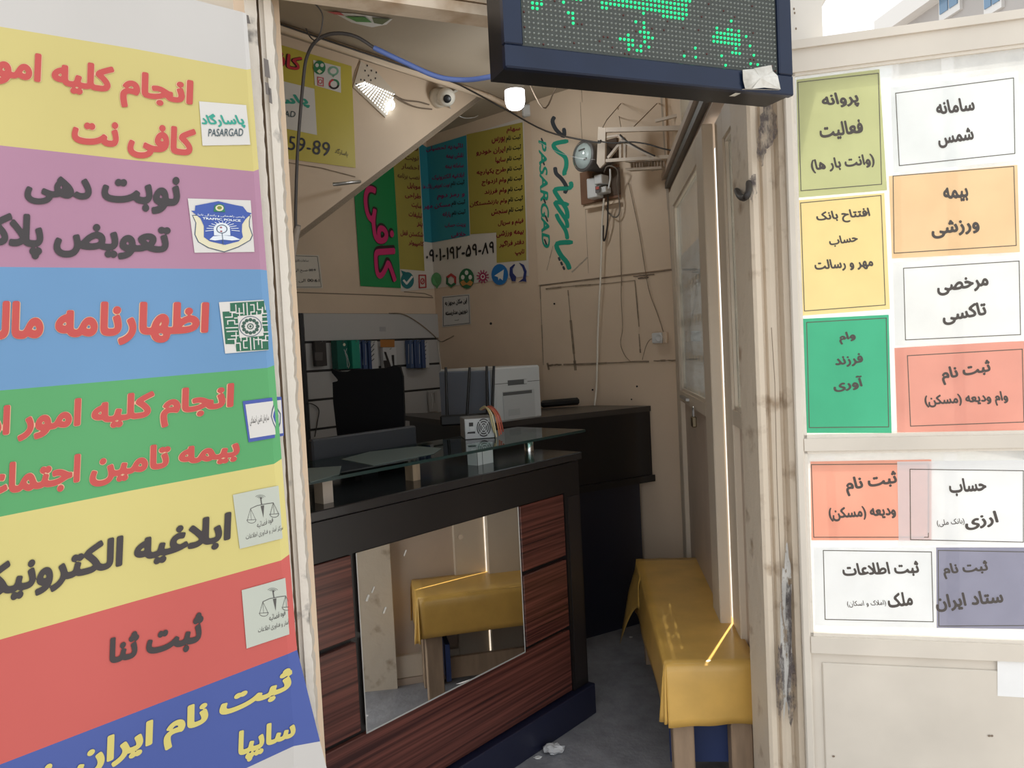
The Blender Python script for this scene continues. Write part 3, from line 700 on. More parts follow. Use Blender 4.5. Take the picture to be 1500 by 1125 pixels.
# ================================================================== NOTICES ON THE OUTER LEAF
cA = Crop(1100, 0, 1/3.75); cB = Crop(1140, 250, .35573); cC = Crop(1140, 620, .44888)
nink = mat('notice_ink', (.075, .062, .055), .6); nbord = mat('notice_border', (.11, .10, .08), .6)
def notice(name, cr, quad, col, border, lines, label, cat='notice', lay=0, trans=.45, group='notices on the open glass door', bw=None):
    m = mat('paper_'+name, lin(col), .65, var=.07, vs=9, trans=trans)
    off = .0045+lay*.0012
    mb = MB(); nU, nV = 6, 6; qd = [cr(*p) for p in quad]
    def fn(u, v):
        x = (qd[0][0]*(1-u)+qd[1][0]*u)*(1-v)+(qd[3][0]*(1-u)+qd[2][0]*u)*v; y = (qd[0][1]*(1-u)+qd[1][1]*u)*(1-v)+(qd[3][1]*(1-u)+qd[2][1]*u)*v
        return RL(x, y, off+.0004*math.sin(5*u+3*v))
    mb.grid(lambda u, v: fn(u, 1-v), nU, nV, m); o = mb.build('paper_notice'); tag(o, label, cat, group)
    t = MB()
    if border: pxline(t, RL, cr, border, bw or 1.2/cr.k, nbord, off+.001, close=True)
    for (s, x0, y0, x1, y1, h, *r) in lines: write(t, RL, cr, s, x0, y0, x1, y1, h, h, nink, off=off+.0012, bold=(r[0] if r else .036), shear=-.18, lean=.02)
    if lines or border: t.build('lettering', o)
    return o
notice('olive', cA, [(250, 438), (706, 380), (748, 1045), (262, 1086)], '#c9cc9a', [(258, 452), (700, 402), (718, 1012), (275, 1048)],
       [('پروانه', 390, 608, 597, 585, 92), ('فعالیت', 378, 778, 617, 748, 98), ('(وانت بار ها)', 330, 955, 680, 918, 78)], 'olive green notice at top left of the open glass door')
notice('white', cA, [(765, 480), (1470, 390), (1478, 880), (785, 950)], '#eceff0', [(795, 512), (1443, 428), (1450, 843), (815, 910)],
       [('سامانه', 1018, 632, 1230, 606, 78), ('شمس', 1030, 818, 1225, 788, 92)], 'white notice with two short words at top right of the glass door')
notice('yellow', cB, [(78, 122), (437, 92), (460, 570), (92, 598)], '#f2dea2', [(92, 133), (423, 102), (441, 553), (108, 578)],
       [('افتتاح بانک', 157, 224, 380, 205, 54), ('حساب', 210, 317, 328, 300, 44), ('مهر و رسالت', 150, 420, 392, 405, 52)], 'yellow notice between the olive and the green notices')
notice('green', cB, [(100, 610), (455, 593), (467, 1080), (112, 1080)], '#4fb890', [(117, 625), (445, 607), (455, 1055), (128, 1058)],
       [('وام', 252, 718, 320, 706, 50), ('فرزند', 235, 814, 350, 801, 52), ('آوری', 228, 914, 348, 900, 58)], 'green notice at lower left of the upper glass pane')
notice('orange', cB, [(455, 22), (985, -24), (995, 335), (468, 362)], '#f0d0a6', [(473, 22), (970, -18), (980, 308), (477, 340)],
       [('بیمه', 680, 135, 783, 124, 64), ('ورزشی', 632, 284, 830, 256, 70)], 'pale orange notice with dark border right of the yellow notice')
notice('white2', cB, [(470, 378), (1003, 345), (1012, 702), (480, 722)], '#eff0f0', [(516, 402), (992, 372), (998, 675), (524, 697)],
       [('مرخصی', 655, 518, 867, 490, 64), ('تاکسی', 678, 640, 858, 610, 74)], 'white notice sandwiched between the pale orange and salmon notices')
notice('salmon', cB, [(478, 730), (1014, 700), (1014, 1068), (490, 1078)], '#e6a596', [(532, 762), (1005, 735), (1012, 1035), (545, 1052)],
       [('ثبت نام', 675, 885, 875, 850, 74), ('وام ودیعه (مسکن)', 603, 985, 948, 966, 60)], 'salmon pink notice at bottom right of the upper pane')
notice('coral', cC, [(105, 125), (500, 118), (500, 382), (108, 382)], '#f4b09a', [(108, 135), (490, 132), (490, 372), (116, 372)],
       [('ثبت نام', 222, 240, 388, 215, 62), ('ودیعه (مسکن)', 165, 322, 385, 310, 46)], 'coral notice at top left of the lower pane')
notice('white3', cC, [(388, 125), (812, 120), (812, 396), (393, 400)], '#eff0f2', [(430, 150), (800, 155), (800, 388), (432, 380)],
       [('حساب', 558, 240, 680, 232, 58), ('ارزی', 610, 352, 720, 335, 52), ('(بانک ملی)', 518, 340, 608, 332, 24, .012)], 'white notice overlapping the coral notice in the lower pane', lay=1)
notice('white4', cC, [(115, 405), (512, 405), (515, 668), (120, 660)], '#eceef1', [(147, 415), (500, 420), (506, 648), (153, 640)],
       [('ثبت اطلاعات', 210, 508, 460, 498, 50), ('ملک', 358, 604, 440, 595, 48), ('(املاک و اسکان)', 225, 602, 352, 598, 22, .012)], 'white notice at bottom left of the lower pane')
notice('purple', cC, [(515, 405), (812, 405), (812, 672), (517, 668)], '#9797ab', [(522, 415), (820, 420), (820, 660), (524, 662)],
       [('ثبت نام', 540, 510, 685, 498, 52), ('ستاد ایران', 515, 618, 735, 598, 58)], 'dull purple notice at bottom right of the lower pane')
notice('blank', cC, [(715, 765), (830, 770), (830, 897), (716, 890)], '#fbfbfb', None, [], 'blank white paper stuck on the cream lower door panel', 'paper', lay=2, trans=.1)

# ================================================================== LED SIGN
SG = VP(P3(741.6, 98, 1.5), 68)
led = empty('led_sign', SG.at(.36, 2.06, 0), 'dark blue LED matrix sign showing green lights above the entrance', 'sign')
frm = mat('sign_frame_blue', (.009, .019, .052), .32, .3, var=.35, vs=5)
frb = mat('sign_frame_black', (.008, .009, .012), .35, .3)
SW, SH, SD = .722, .42, .095; z0 = 2.060
mb = MB()
def sgb(mb, x0, x1, z0_, z1_, o0, o1, m, bev=0): mb.box(SG.at(x0, z0_, o0), SG.d*(x1-x0), SG.n*(o1-o0), ZZ*(z1_-z0_), m, bev)
sgb(mb, 0, SW, z0, z0+.046, -.02, 0, frm, .003); sgb(mb, 0, SW, z0+SH-.046, z0+SH, -.02, 0, frm, .003)
sgb(mb, 0, .040, z0+.046, z0+SH-.046, -.02, 0, frm, .003); sgb(mb, SW-.040, SW, z0+.046, z0+SH-.046, -.02, 0, frm, .003)
sgb(mb, .003, SW-.003, z0+.003, z0+SH-.003, -SD, -.012, frb)
mb.build('frame', led)
mb = MB(); scr = mat('matrix_board', (.055, .062, .055), .6, var=.2, vs=90); unlit = mat('unlit_diode', (.22, .24, .22), .35); lit = mat('lit_diode', (.012, .62, .18), .3, emit=1.25); redd = mat('dead_red_diode', (.10, .035, .03), .4)
sgb(mb, .040, SW-.040, z0+.046, z0+SH-.046, -.02, -.008, scr)
def inpoly(p, poly):
    r = False; n = len(poly)
    for i in range(n):
        a, b = poly[i], poly[(i+1) % n]
        if (a[1] > p[1]) != (b[1] > p[1]) and p[0] < (b[0]-a[0])*(p[1]-a[1])/(b[1]-a[1])+a[0]: r = not r
    return r
c6 = lambda pts: [(700+x*.32, y*.32) for x, y in pts]
polys = [c6(p) for p in ([(558, -60), (562, 36), (640, 42), (690, 36), (762, 68), (812, 52), (840, 80), (948, 88), (972, 20), (960, -60)], [(225, -30), (290, -30), (292, 55), (255, 55), (233, 22)], [(385, -30), (485, -30), (485, 16), (388, 12)], [(412, 55), (442, 58), (452, 116), (430, 114), (428, 78), (410, 76)],
      [(1076, 108), (1110, 132), (1196, 150), (1200, 216), (1070, 198), (1082, 150)])]
dots = c6([(722, 105), (757, 110), (758, 128), (735, 143), (760, 145), (778, 148), (690, 160), (655, 180), (673, 180), (692, 188), (712, 185), (765, 165), (782, 168), (800, 175), (765, 190), (695, 205), (712, 208), (750, 210), (785, 215), (693, 222), (735, 232), (750, 235), (1165, 90), (1138, 128), (1170, 130), (1200, 133), (1220, 175), (1240, 215), (998, 222), (945, 258), (998, 262), (1260, 258), (1247, 292), (1280, 298), (1175, 215), (1165, 238), (1180, 250), (1192, 245), (1135, 298), (1115, 258)])
pitch = (SW-.084)/64
def project(p):
    v = p-EYE; d = v.dot(FW); return 750+F*v.dot(RT)/d, 562.5-F*v.dot(UP)/d
used = set(); grid_ = {}
for r in range(33):
    for c in range(64):
        q = SG.at(.042+(c+.5)*pitch, z0+.050+(r+.5)*pitch, -.008); grid_[(c, r)] = (q, project(q))
litset = set()
for k, (q, pp) in grid_.items():
    if any(inpoly(pp, po) for po in polys): litset.add(k)
for d_ in dots: litset.add(min(grid_, key=lambda k: (grid_[k][1][0]-d_[0])**2+(grid_[k][1][1]-d_[1])**2))
for k, (q, pp) in grid_.items():
    m = lit if k in litset else (redd if random.random() < .04 else unlit); R = .0034 if k in litset else .0025
    vs = [q+(SG.d*math.cos(a)+ZZ*math.sin(a))*R for a in [math.pi/3*i for i in range(6)]]+[q+SG.n*.0028+(SG.d*math.cos(a)+ZZ*math.sin(a))*R*.6 for a in [math.pi/3*i for i in range(6)]]
    mb.raw(vs, [(i, (i+1) % 6, 6+(i+1) % 6, 6+i) for i in range(6)]+[(6, 7, 8, 9, 10, 11)], m)
mb.build('screen', led)
mb = MB(); tornm = mat('torn_white_paper', '#dcdad4', .85, var=.35, vs=25, vcol='#a9a49a', bump=.5, bs=20)
c5b = Crop(920, 0, .17333)
tp_ = [(968, 590), (1065, 582), (1070, 575), (1212, 550), (1222, 600), (1265, 640), (1290, 755), (1150, 740), (1045, 752), (990, 750), (972, 680)]
ctr_ = SG(*c5b(1120, 660), .010)
for i in range(len(tp_)): mb.face([ctr_, SG(*c5b(*tp_[(i+1) % len(tp_)]), .003+.004*random.random()), SG(*c5b(*tp_[i]), .003+.004*random.random())], tornm)
po_ = [SG(*c5b(*p), .004) for p in ((972, 752), (1285, 757))]
mb.face([po_[0], po_[1], po_[1]-SG.n*.05-ZZ*.0, po_[0]-SG.n*.05], tornm)
mb.build('torn_paper', led)
mb = MB(); sgb(mb, .10, .14, z0+.36, z0+.40, -SD-.12, -SD, frb); mb.build('mounting_bracket', led)
mb = MB(); sgb(mb, .58, .62, z0+.36, z0+.40, -SD-.12, -SD, frb); mb.build('mounting_bracket', led)

# ================================================================== STAIRCASE SIDE (upper left, inside)
ST = VP(zpl(395, 45, HC), AZ)
def stq(x, y, off=0.0): return ST(x, y, off)
eA, eB = ST(395, 383), ST(706, 127)
eB = V3((eB.x, eB.y, min(eB.z, HC)))
eA2 = eA-ST.d*.9; eA2.z = eA.z-.9*(eB.z-eA.z)/((eB-eA).dot(ST.d))
poly = [V3((eA2.x, eA2.y, HC-.001)), eA2, eB, V3((eB.x, eB.y, HC-.001))]
mb = MB(); mb.prism(poly, -ST.n*.10, cream2); 
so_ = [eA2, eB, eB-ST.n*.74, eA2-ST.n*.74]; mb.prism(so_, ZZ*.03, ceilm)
for (a_, b_, wd) in (((395, 234), (470, 246), 1.6), ((470, 246), (520, 259), 1.6), ((528, 86), (520, 104), .7), ((520, 104), (517, 118), .7)): pxline(mb, stq, PX, [a_, b_], wd, brown, .002)
struct(mb.build('wall_stair_side'))
mb = MB(); mb.tube([P3(488, 270, 3.42), P3(488, 270, 3.42)+V3((.02, 0, 0)), ST(527, 266, .06)], .008, steel, smoothpts=False); 
tag(mb.build('steel_bracket'), 'short grey metal rod sticking out below the yellow wall banner', 'bracket')
# conduit along the ceiling edge
mb = MB(); hz_ = HC-.022; mb.tube([zpl(380, 30, hz_), zpl(395, 35, hz_), zpl(560, 90, hz_), zpl(715, 142, hz_), zpl(760, 163, hz_), zpl(785, 174, hz_)], .019, cream2, smoothpts=False)
tag(mb.build('conduit'), 'cream painted conduit running along the ceiling edge past the camera', 'pipe')
mb = MB(); mb.tube([zpl(380, 25, HC-.035), zpl(395, 30, HC-.035), zpl(470, 56, HC-.035), zpl(580, 93, HC-.035), zpl(660, 119, HC-.035), zpl(690, 133, HC-.035), P3(740, 160, 4.3), P3(800, 192, 4.1), P3(870, 208, 3.7), P3(880, 206, 3.5)], .0045, mat('dark_cable', (.03, .025, .022), .5))
tag(mb.build('electric_cable'), 'dark cable sagging from ceiling conduit to the round meter', 'cable')
# yellow banner on the staircase side
c7 = Crop(360, 0, 1/4.5); c4 = Crop(390, 0, 1/3.75); c5 = Crop(400, 200, 1/3.75)
ylm = mat('yellow_banner', '#c9ba4a', .5, var=.06, vs=3)
mb = MB(); pxpoly(mb, stq, PX, [(300, 33), (399, 62), (515, 97), (521, 246), (408, 231), (300, 208)], ylm, .004)
yb = mb.build('yellow_banner'); tag(yb, 'yellow vinyl banner with phone digits high on the staircase wall', 'banner')
mb = MB(); dk = mat('dark_outline_ink', (.03, .015, .015), .5); crim = mat('crimson_ink', '#c2323f', .5)
for m_, of, bo in ((dk, .006, .06), (crim, .0075, .025)): write(mb, stq, c7, 'کافی نت', -150, 405, 360, 495, 150, 118, m_, off=of, bold=bo, lean=-.12)
write(mb, stq, c7, '-59-89', 235, 980, 550, 1035, 95, 95, mat('navy_ink', (.02, .02, .035), .5), off=.006, bold=.0, lean=-.1)
write(mb, stq, c7, 'پاسارگاد', 585, 1018, 672, 1042, 46, 46, dk, off=.006, bold=.0, lean=-.1)
mb.build('lettering', yb)
mb = MB(); pxpoly(mb, stq, c7, [(120, 505), (452, 585), (470, 890), (130, 820)], patch, .006)
brand(mb, stq, c7, -40, 700, 425, 712, 95, 60, 755, 330, 775, 42, off=.008); mb.build('logo_patch', yb)
mb = MB(); pxpoly(mb, stq, c7, [(445, 395), (625, 440), (628, 612), (455, 562)], patch, .006)
pxell(mb, stq, c7, 486, 445, 40, 46, green_i, .0075); pxell(mb, stq, c7, 470, 430, 12, 13, patch, .0085, 12); pxell(mb, stq, c7, 503, 430, 12, 13, patch, .0085, 12); pxpoly(mb, stq, c7, [(468, 470), (486, 455), (505, 472), (487, 485)], gold, .0085)
pxell(mb, stq, c7, 577, 468, 36, 32, mat('bubble_green', '#7fae95', .5), .0075); pxpoly(mb, stq, c7, [(565, 495), (592, 490), (577, 512)], MC['bubble_green'], .0075); pxell(mb, stq, c7, 577, 468, 22, 19, patch, .0085)
pink_i = mat('pink_ink', '#c9565c', .5); pxline(mb, stq, c7, [(474, 508), (511, 515), (512, 568), (476, 560)], 6, pink_i, .0075, close=True); pxell(mb, stq, c7, 492, 538, 14, 15, pink_i, .0075, rin=.65)
pxell(mb, stq, c7, 582, 555, 36, 34, dk, .0075, 12, a0=.2, a1=2.8, rin=.65); pxell(mb, stq, c7, 582, 555, 36, 34, crim, .0075, 10, a0=2.8, a1=4.6, rin=.65); pxell(mb, stq, c7, 582, 555, 36, 34, green_i, .0075, 10, a0=4.6, a1=6.48, rin=.65)
mb.build('app_icons', yb)
# tilted LED lamp panel
lampc = mat('lamp_panel', (.66, .57, .46), .6); diode = mat('bright_diode', (.84, .94, 1.0), .3, emit=6); hole = mat('dark_diode', (.06, .05, .045), .5)
mb = MB(); Lq = [c4(520, 335), c4(600, 385), c4(712, 512), c4(655, 645), c4(478, 478)]
mb.prism([stq(*p, .008) for p in Lq], -ST.n*.006, lampc); lamp = mb.build('led_lamp'); tag(lamp, 'slanting LED lamp panel with rows of bright dots on the staircase wall', 'lamp')
mb = MB()
for i in range(7):
    for j in range(14):
        u, v = (i+.5)/7, j/13
        ax_, ay_ = 505+(690-505)*v, 470+(520-470)*v*1.0
        x = 492+(652-492)*v+u*(55-10*v)+8*v; y = 470+(634-470)*v-u*(18+105*v)*1.0
        if y < 452: continue
        R = 2.3 if u+v > .3 else 1.7
        pxell(mb, stq, c4, x, y, R*1.15, R*1.5, diode, .0095, 8)
for x, y in ((555, 360), (543, 388), (520, 438), (545, 465), (562, 415), (578, 388), (605, 398), (575, 440), (540, 440), (600, 430), (495, 462), (508, 470)): pxell(mb, stq, c4, x, y, 4, 6, hole, .0095, 8)
mb.tube([stq(*c4(686, 545), .03), stq(*c4(700, 575), .03), stq(*c4(690, 598), .03), stq(*c4(672, 592), .03)], .006, diode)
mb.build('diodes', lamp)
mb = MB(); mb.tube([stq(*c4(702, 522), .012), stq(*c4(760, 550), .012), stq(*c4(840, 560), .012), stq(*c4(895, 575), .02)], .004, crack); mb.tube([stq(*c4(702, 528), .012), stq(*c4(780, 572), .012), stq(*c4(840, 592), .012), stq(*c4(910, 600), .02)], .004, crack)
tag(mb.build('lamp_wire'), 'pair of thin dark wires from the LED lamp panel to the camera', 'wire')
# security camera
cc = Crop(610, 80, .14667); cb_ = stq(*cc(190, 440), .0)
cmr = empty('security_camera', cb_, 'white ball security camera mounted on the staircase wall beneath the conduit', 'camera')
wg = mat('camera_white', (.72, .68, .60), .35)
mb = MB(); mb.lathe(stq(*cc(195, 440), 0), ST.n, [(0, 0), (.052, 0), (.052, .03), (.045, .055), (.03, .075)], wg); mb.build('base', cmr)
bc = stq(*cc(297, 425), .09)
mb = MB(); mb.lathe(bc-(EYE-bc).normalized()*.048, (EYE-bc).normalized(), [(.048*math.sin(t), .048-.048*math.cos(t)) for t in [math.pi*i/14 for i in range(15)]], wg); hd = mb.build('camera_head', cmr)
dv = ((EYE-bc).normalized()+V3((.12, 0, -.22))).normalized()
mb = MB(); mb.lathe(bc+dv*.038, dv, [(.021, 0), (.021, .009), (.016, .0115), (0, .0125)], blackp); mb.build('lens', hd)
mb = MB(); mb.tube([stq(*cc(205, 430), .05), bc], .02, wg, smoothpts=False); mb.tube([bc, stq(*cc(410, 345), .03)], .010, wg, smoothpts=False); mb.build('arm', cmr)
mb = MB(); mb.tube([bc+V3((.01, 0, -.04)), P3(*cc(380, 585), 4.4), P3(*cc(480, 632), 4.5), P3(*cc(590, 622), 4.65), P3(*cc(660, 570), 4.8)], .003, whpl); tag(mb.build('camera_wire'), 'thin white wire looping from the security camera across the ceiling', 'wire')
# lamp bulb
BZ = 3.75; bt_ = P3(753, 118, BZ); bt_ = V3((bt_.x, bt_.y, HC)); bb = P3(753, 160, BZ)
bulb = empty('ceiling_bulb', V3((bt_.x, bt_.y, bb.z)), 'lit white cylindrical LED bulb hanging under the ceiling below the sign', 'lamp')
hb = P3(753, 133, BZ).z; rb = .049; lo_ = bb.z
mb = MB(); mb.lathe(V3((bt_.x, bt_.y, lo_)), ZZ, [(0, 0), (rb*.6, .003), (rb*.86, .014), (rb*.98, .034), (rb, .05), (rb, hb-lo_)], mat('bulb_glow', (1, .98, .96), .4, emit=5)); mb.build('globe', bulb)
mb = MB(); mb.lathe(V3((bt_.x, bt_.y, hb)), ZZ, [(rb, 0), (rb*.98, .02), (rb*.8, .055), (.024, .085), (.022, .12), (.045, HC-hb-.02), (.045, HC-hb)], whpl); mb.build('holder', bulb)
pl_ = bpy.data.lights.new('bulb_light', 'POINT'); pl_.energy = 4.0; pl_.color = (.93, .98, 1); pl_.shadow_soft_size = .05; po = bpy.data.objects.new('bulb_light', pl_); C.objects.link(po); po.location = (bt_.x, bt_.y, lo_-.06)
mb = MB(); mb.tube([V3((bt_.x+.04, bt_.y, HC-.06)), P3(795, 158, 3.9), P3(812, 133, 4.0), P3(822, 115, 3.9)], .004, crack); tag(mb.build('bulb_wire'), 'short dark wire curling beside the white bulb holder', 'wire')
jb_ = P3(772, 157, 4.5)
mb = MB(); mb.box(jb_-V3((.03, .0, .05)), V3((.07, 0, 0)), V3((0, .05, 0)), ZZ*(.07), whpl, .008); tag(mb.build('junction_box'), 'small white junction box behind the lit bulb', 'box')
# power cord of the sign: grey up the left post, blue overhead
gcab = mat('grey_cord', (.055, .05, .05), .5); bcab = mat('blue_cord', (.10, .16, .42), .5)
mb = MB(); pts = [(427, 385, 2.04), (433, 345, 2.0), (433, 310, 1.97), (436, 220, 1.92), (444, 120, 1.86), (450, 82, 1.83), (465, 58, 1.8), (490, 49, 1.78), (520, 53, 1.77), (548, 70, 1.77)]
mb.tube([P3(*p) for p in pts], .0042, gcab); mb.tube([P3(548, 70, 1.77), P3(590, 90, 1.77), P3(640, 112, 1.77), P3(680, 117, 1.77), P3(715, 113, 1.72), P3(745, 105, 1.72)], .006, bcab)
mb.tube([P3(436, 330, 1.99), P3(429, 370, 2.02), P3(424, 410, 2.06)], .009, mat('plaster_lump', (.3, .26, .22), .9, bump=.6), smoothpts=True)
tag(mb.build('electric_cable'), 'grey and blue power cord arching from the left post to the sign', 'cord')
mb = MB(); mb.tube([P3(458, 2, 1.72), P3(472, 20, 1.74), P3(470, 45, 1.76), P3(462, 62, 1.78)], .0016, gcab); mb.tube([P3(448, 42, 1.8), P3(455, 55, 1.8), P3(462, 60, 1.79)], .0016, gcab)
tag(mb.build('hanging_wire'), 'thin wire hanging from header beam onto the grey cord', 'wire')
# coloured sticker high on the ceiling behind the header
mb = MB(); cst = lambda x, y, off=0: zpl(x, y, HC-.002-off)
for pts, m_ in (([(487, 18), (520, 20), (575, 28), (566, 36), (545, 40), (515, 33)], patch), ([(505, 24), (535, 25), (545, 33), (522, 32)], mat('leaf_green', '#4b8a3a', .6)), ([(545, 26), (572, 28), (560, 36), (548, 34)], mat('moss_ink', '#55602f', .6)), ([(478, 17), (498, 18), (505, 23), (490, 21)], pink_i)):
    ps = [cst(x, y, .001*(1+['w', 'g', 'm', 'p'].index(n_))) for (x, y), n_ in zip(pts, 'w'*9)] if m_ is patch else [cst(x, y, .004) for x, y in pts]
    mb.face(ps, m_)
tag(mb.build('ceiling_sticker'), 'torn green and white sticker on the ceiling behind the header beam', 'sticker')

# ================================================================== POSTERS IN THE CORNER
grm = mat('green_strip_vinyl', '#1f8a4c', .5); yl2 = mat('yellow_poster_ink', '#ab9c48', .55, var=.05); tl2 = mat('teal_poster_ink', '#348d9c', .5, var=.05); wpo = mat('poster_white', (.66, .60, .53), .6)
mb = MB(); pxpoly(mb, WL, PX, [(513, 195), (573, 184), (587.3, 422), (528, 419)], grm, .006); gs = mb.build('green_banner'); tag(gs, 'green vertical strip banner with big pink lettering on the left wall', 'banner')
mag = mat('magenta_ink', '#d2306f', .5); mb = MB()
for m_, of, bo in ((dk, .009, .055), (mag, .012, .02)):
    # the words run upwards: start of reading at the bottom
    write4(mb, WL, [c5(560, 20), c5(640, 800), c5(535, 805), c5(440, 25)][0:0] or [c5(462, -185), c5(528, 800), c5(680, 800), c5(628, -185)], 'کافی نت', m_, off=of, bold=bo)
mb.build('lettering', gs)
def strip(mb, pts_top, pts_bot, m, off):
    n = len(pts_top)
    for i in range(n-1):
        ps = [corner_surf(*pts_top[i], off), corner_surf(*pts_bot[i], off), corner_surf(*pts_bot[i+1], off), corner_surf(*pts_top[i+1], off)]
        mb.face(ps, m)
def cx_(y): return 637+(y-437)*.053
def corner_strip(mb, xl0, yl0, xl1, yl1, xr0, yr0, xr1, yr1, m, off):
    "quad with left edge (xl0,yl0)-(xl1,yl1), right edge (xr0..)-(xr1..); folded at the corner when it spans it"
    yt = yl0+(yr0-yl0)*.3; yb_ = yl1+(yr1-yl1)*.3
    if xl0 < cx_(yt)-1 and xr0 > cx_(yt)+1:
        # height at the corner from the wall lines
        zt = WB(xr0, yr0).z; zb = WB(xr1, yr1).z
        pt = V3((C0.x, C0.y, zt)); pb = V3((C0.x, C0.y, zb)); nn = (WL.n+WB.n)*off
        a0, a1 = WL(xl0, yl0, off), WL(xl1, yl1, off); b0, b1 = WB(xr0, yr0, off), WB(xr1, yr1, off)
        pt += nn; pb += nn; mb.face([a0, a1, pb, pt], m); mb.face([pt, pb, b1, b0], m)
    else:
        s_ = WL if xl0 < cx_(yl0) and xr0 <= cx_(yr0)+1 else WB
        mb.face([s_(xl0, yl0, off), s_(xl1, yl1, off), s_(xr1, yr1, off), s_(xr0, yr0, off)], m)
mb = MB()
corner_strip(mb, 573, 186, 587.5, 427, 767, 172, 775, 404, wpo, .004)
corner_strip(mb, 573.5, 190, 586, 394, 613, 207, 622, 397, yl2, .0065)
corner_strip(mb, 613.5, 208, 621.5, 354, 683, 198, 688, 345, tl2, .0065)
corner_strip(mb, 683.5, 197, 689, 343, 765.5, 179, 770.5, 338, yl2, .0065)
corner_strip(mb, 727, 340, 727.5, 385, 770.5, 336, 771, 381, yl2, .0065)
ps_ = mb.build('price_poster'); tag(ps_, 'yellow and blue service list poster wrapped round the inside corner', 'poster')
mb = MB(); rb_ = mat('maroon_ink', '#7c1f2a', .55); rbr = mat('brown_ink', '#6d4a2b', .55); bk2 = mat('poster_black', (.015, .012, .012), .55)
def lt(s, x0, y0, x1, y1, h, m): write(mb, corner_surf, c5, s, x0, y0, x1, y1, h, h, m, off=.009, bold=.03, lean=-.05)
for i, (s, x0) in enumerate((('فلش موبایل', 665), ('نوبت اجرا', 662), ('احضار', 702), ('نصب برنامه', 680), ('موبایل', 735), ('طراحی', 722), ('سایت', 758), ('تبلیغات', 742), ('بنر', 788), ('شکستن قفل', 697), ('کامپیوتر', 742))):
    xr = 795+i*3.2; yb_ = 88+i*52.5; lt(s, x0+2, yb_-12, xr, yb_, 36, rbr if i < 4 else rb_)
for i, (s, x0, kk_) in enumerate((('تائیدیه تحصیلی', 840, 0), ('نقش بیمه', 950, 0), ('سامانه بیمه', 945, 0), ('ابلاغیه الکترونیک', 872, 0), ('نوبت تعویض پلاک ها', 822, 1), ('و رمز دوم', 900, 0), ('مسکن مهر', 826, 1), ('یارانه', 930, 1), ('پرینت حساب', 942, 0), ('خلافی', 978, 0))):
    xr = 1043+i*1.8; yb_ = 68+i*54; sl_ = -.12
    if kk_: lt('ثبت نام', xr-75, yb_-2, xr, yb_-12, 36, bk2); xr -= 80
    lt(s, x0, yb_+(xr-x0)*.12-6, xr, yb_, 34, mat('plum_ink', '#7b2a5c', .55))
for i, (s, x0, kk_) in enumerate((('سهام', 1282, 0), ('بورس', 1200, 1), ('ایران خودرو', 1115, 1), ('سایپا', 1220, 1), ('طرح یکپارچه', 1117, 1), ('وام ازدواج', 1145, 1), ('وام فرزند', 1160, 1), ('وام بازنشستگان', 1080, 1), ('سنجش', 1198, 1), ('فیلم و سریال', 1235, 0), ('بیمه ورزشی', 1225, 0), ('دفتر فراگیر', 1242, 0), ('تایپ', 1328, 0))):
    xr = 1357+i*1.9; yb_ = -25+i*56.3
    if kk_: lt('ثبت نام', xr-80, yb_+4, xr, yb_-7, 40, bk2); xr -= 86
    lt(s, x0, yb_+(xr-x0)*.13, xr, yb_+3, 38, rb_)
uv_ = None
write(mb, corner_surf, c5, '۰۹۰۱-۱۹۲-۵۹-۸۹', 838, 695, 1213, 640, 72, 66, bk2, off=.009, bold=.018, lean=-.05)
mb.build('lettering', ps_)
mb = MB(); cs = lambda x, y, off=.009: corner_surf(x, y, off+.008)
ic = dict(t='#1f6f72', r='#b23a3a', g='#5c9a62', k='#2d6b45', b='#1f6fb0', n='#27336f')
im = {k: mat('icon_'+k, v, .5) for k, v in ic.items()}; iw = mat('icon_white', '#e2ddd4', .5)
pxell(mb, cs, c5, 738, 790, 36, 46, im['t']); pxpoly(mb, cs, c5, [(703, 735), (740, 748), (720, 775)], im['t']); pxline(mb, cs, c5, [(718, 790), (734, 808), (764, 770)], 11, iw, .002)
pxline(mb, cs, c5, [(802, 762), (838, 762), (840, 828), (804, 830)], 7, im['r'], close=True); pxell(mb, cs, c5, 821, 795, 12, 18, im['r'], rin=.6); pxline(mb, cs, c5, [(815, 808), (828, 785)], 4, im['r'])
pxell(mb, cs, c5, 897, 785, 28, 38, im['g']); pxell(mb, cs, c5, 897, 785, 15, 22, iw, .002); pxpoly(mb, cs, c5, [(888, 818), (912, 815), (900, 838)], im['g'])
for i, k in enumerate('rrkkkr'):
    a_ = math.radians(60*i-90); b_ = a_+math.radians(60); pxpoly(mb, cs, c5, [(978+32*math.cos(a_), 790+40*math.sin(a_)), (978+32*math.cos(b_), 790+40*math.sin(b_)), (978+19*math.cos(b_), 790+24*math.sin(b_)), (978+19*math.cos(a_), 790+24*math.sin(a_))], im[k])
pxell(mb, cs, c5, 1063, 780, 42, 56, im['k'])
for x, y in ((1063, 748), (1042, 773), (1083, 773)): pxell(mb, cs, c5, x, y, 10, 13, iw, .002, 12)
pxpoly(mb, cs, c5, [(1028, 800), (1045, 788), (1063, 806), (1082, 788), (1098, 800), (1088, 822), (1063, 812), (1040, 822)], mat('icon_tan', '#c28a4a', .5), .002)
for i in range(12):
    a_ = math.radians(30*i+10); pxline(mb, cs, c5, [(1152+18*math.cos(a_), 770+20*math.sin(a_)), (1152+33*math.cos(a_), 770+36*math.sin(a_))], 6, mat('icon_pink', '#a8355e', .5))
pxell(mb, cs, c5, 1152, 770, 20, 23, MC['icon_pink']); pxell(mb, cs, c5, 1152, 770, 12, 14, iw, .002, rin=.6)
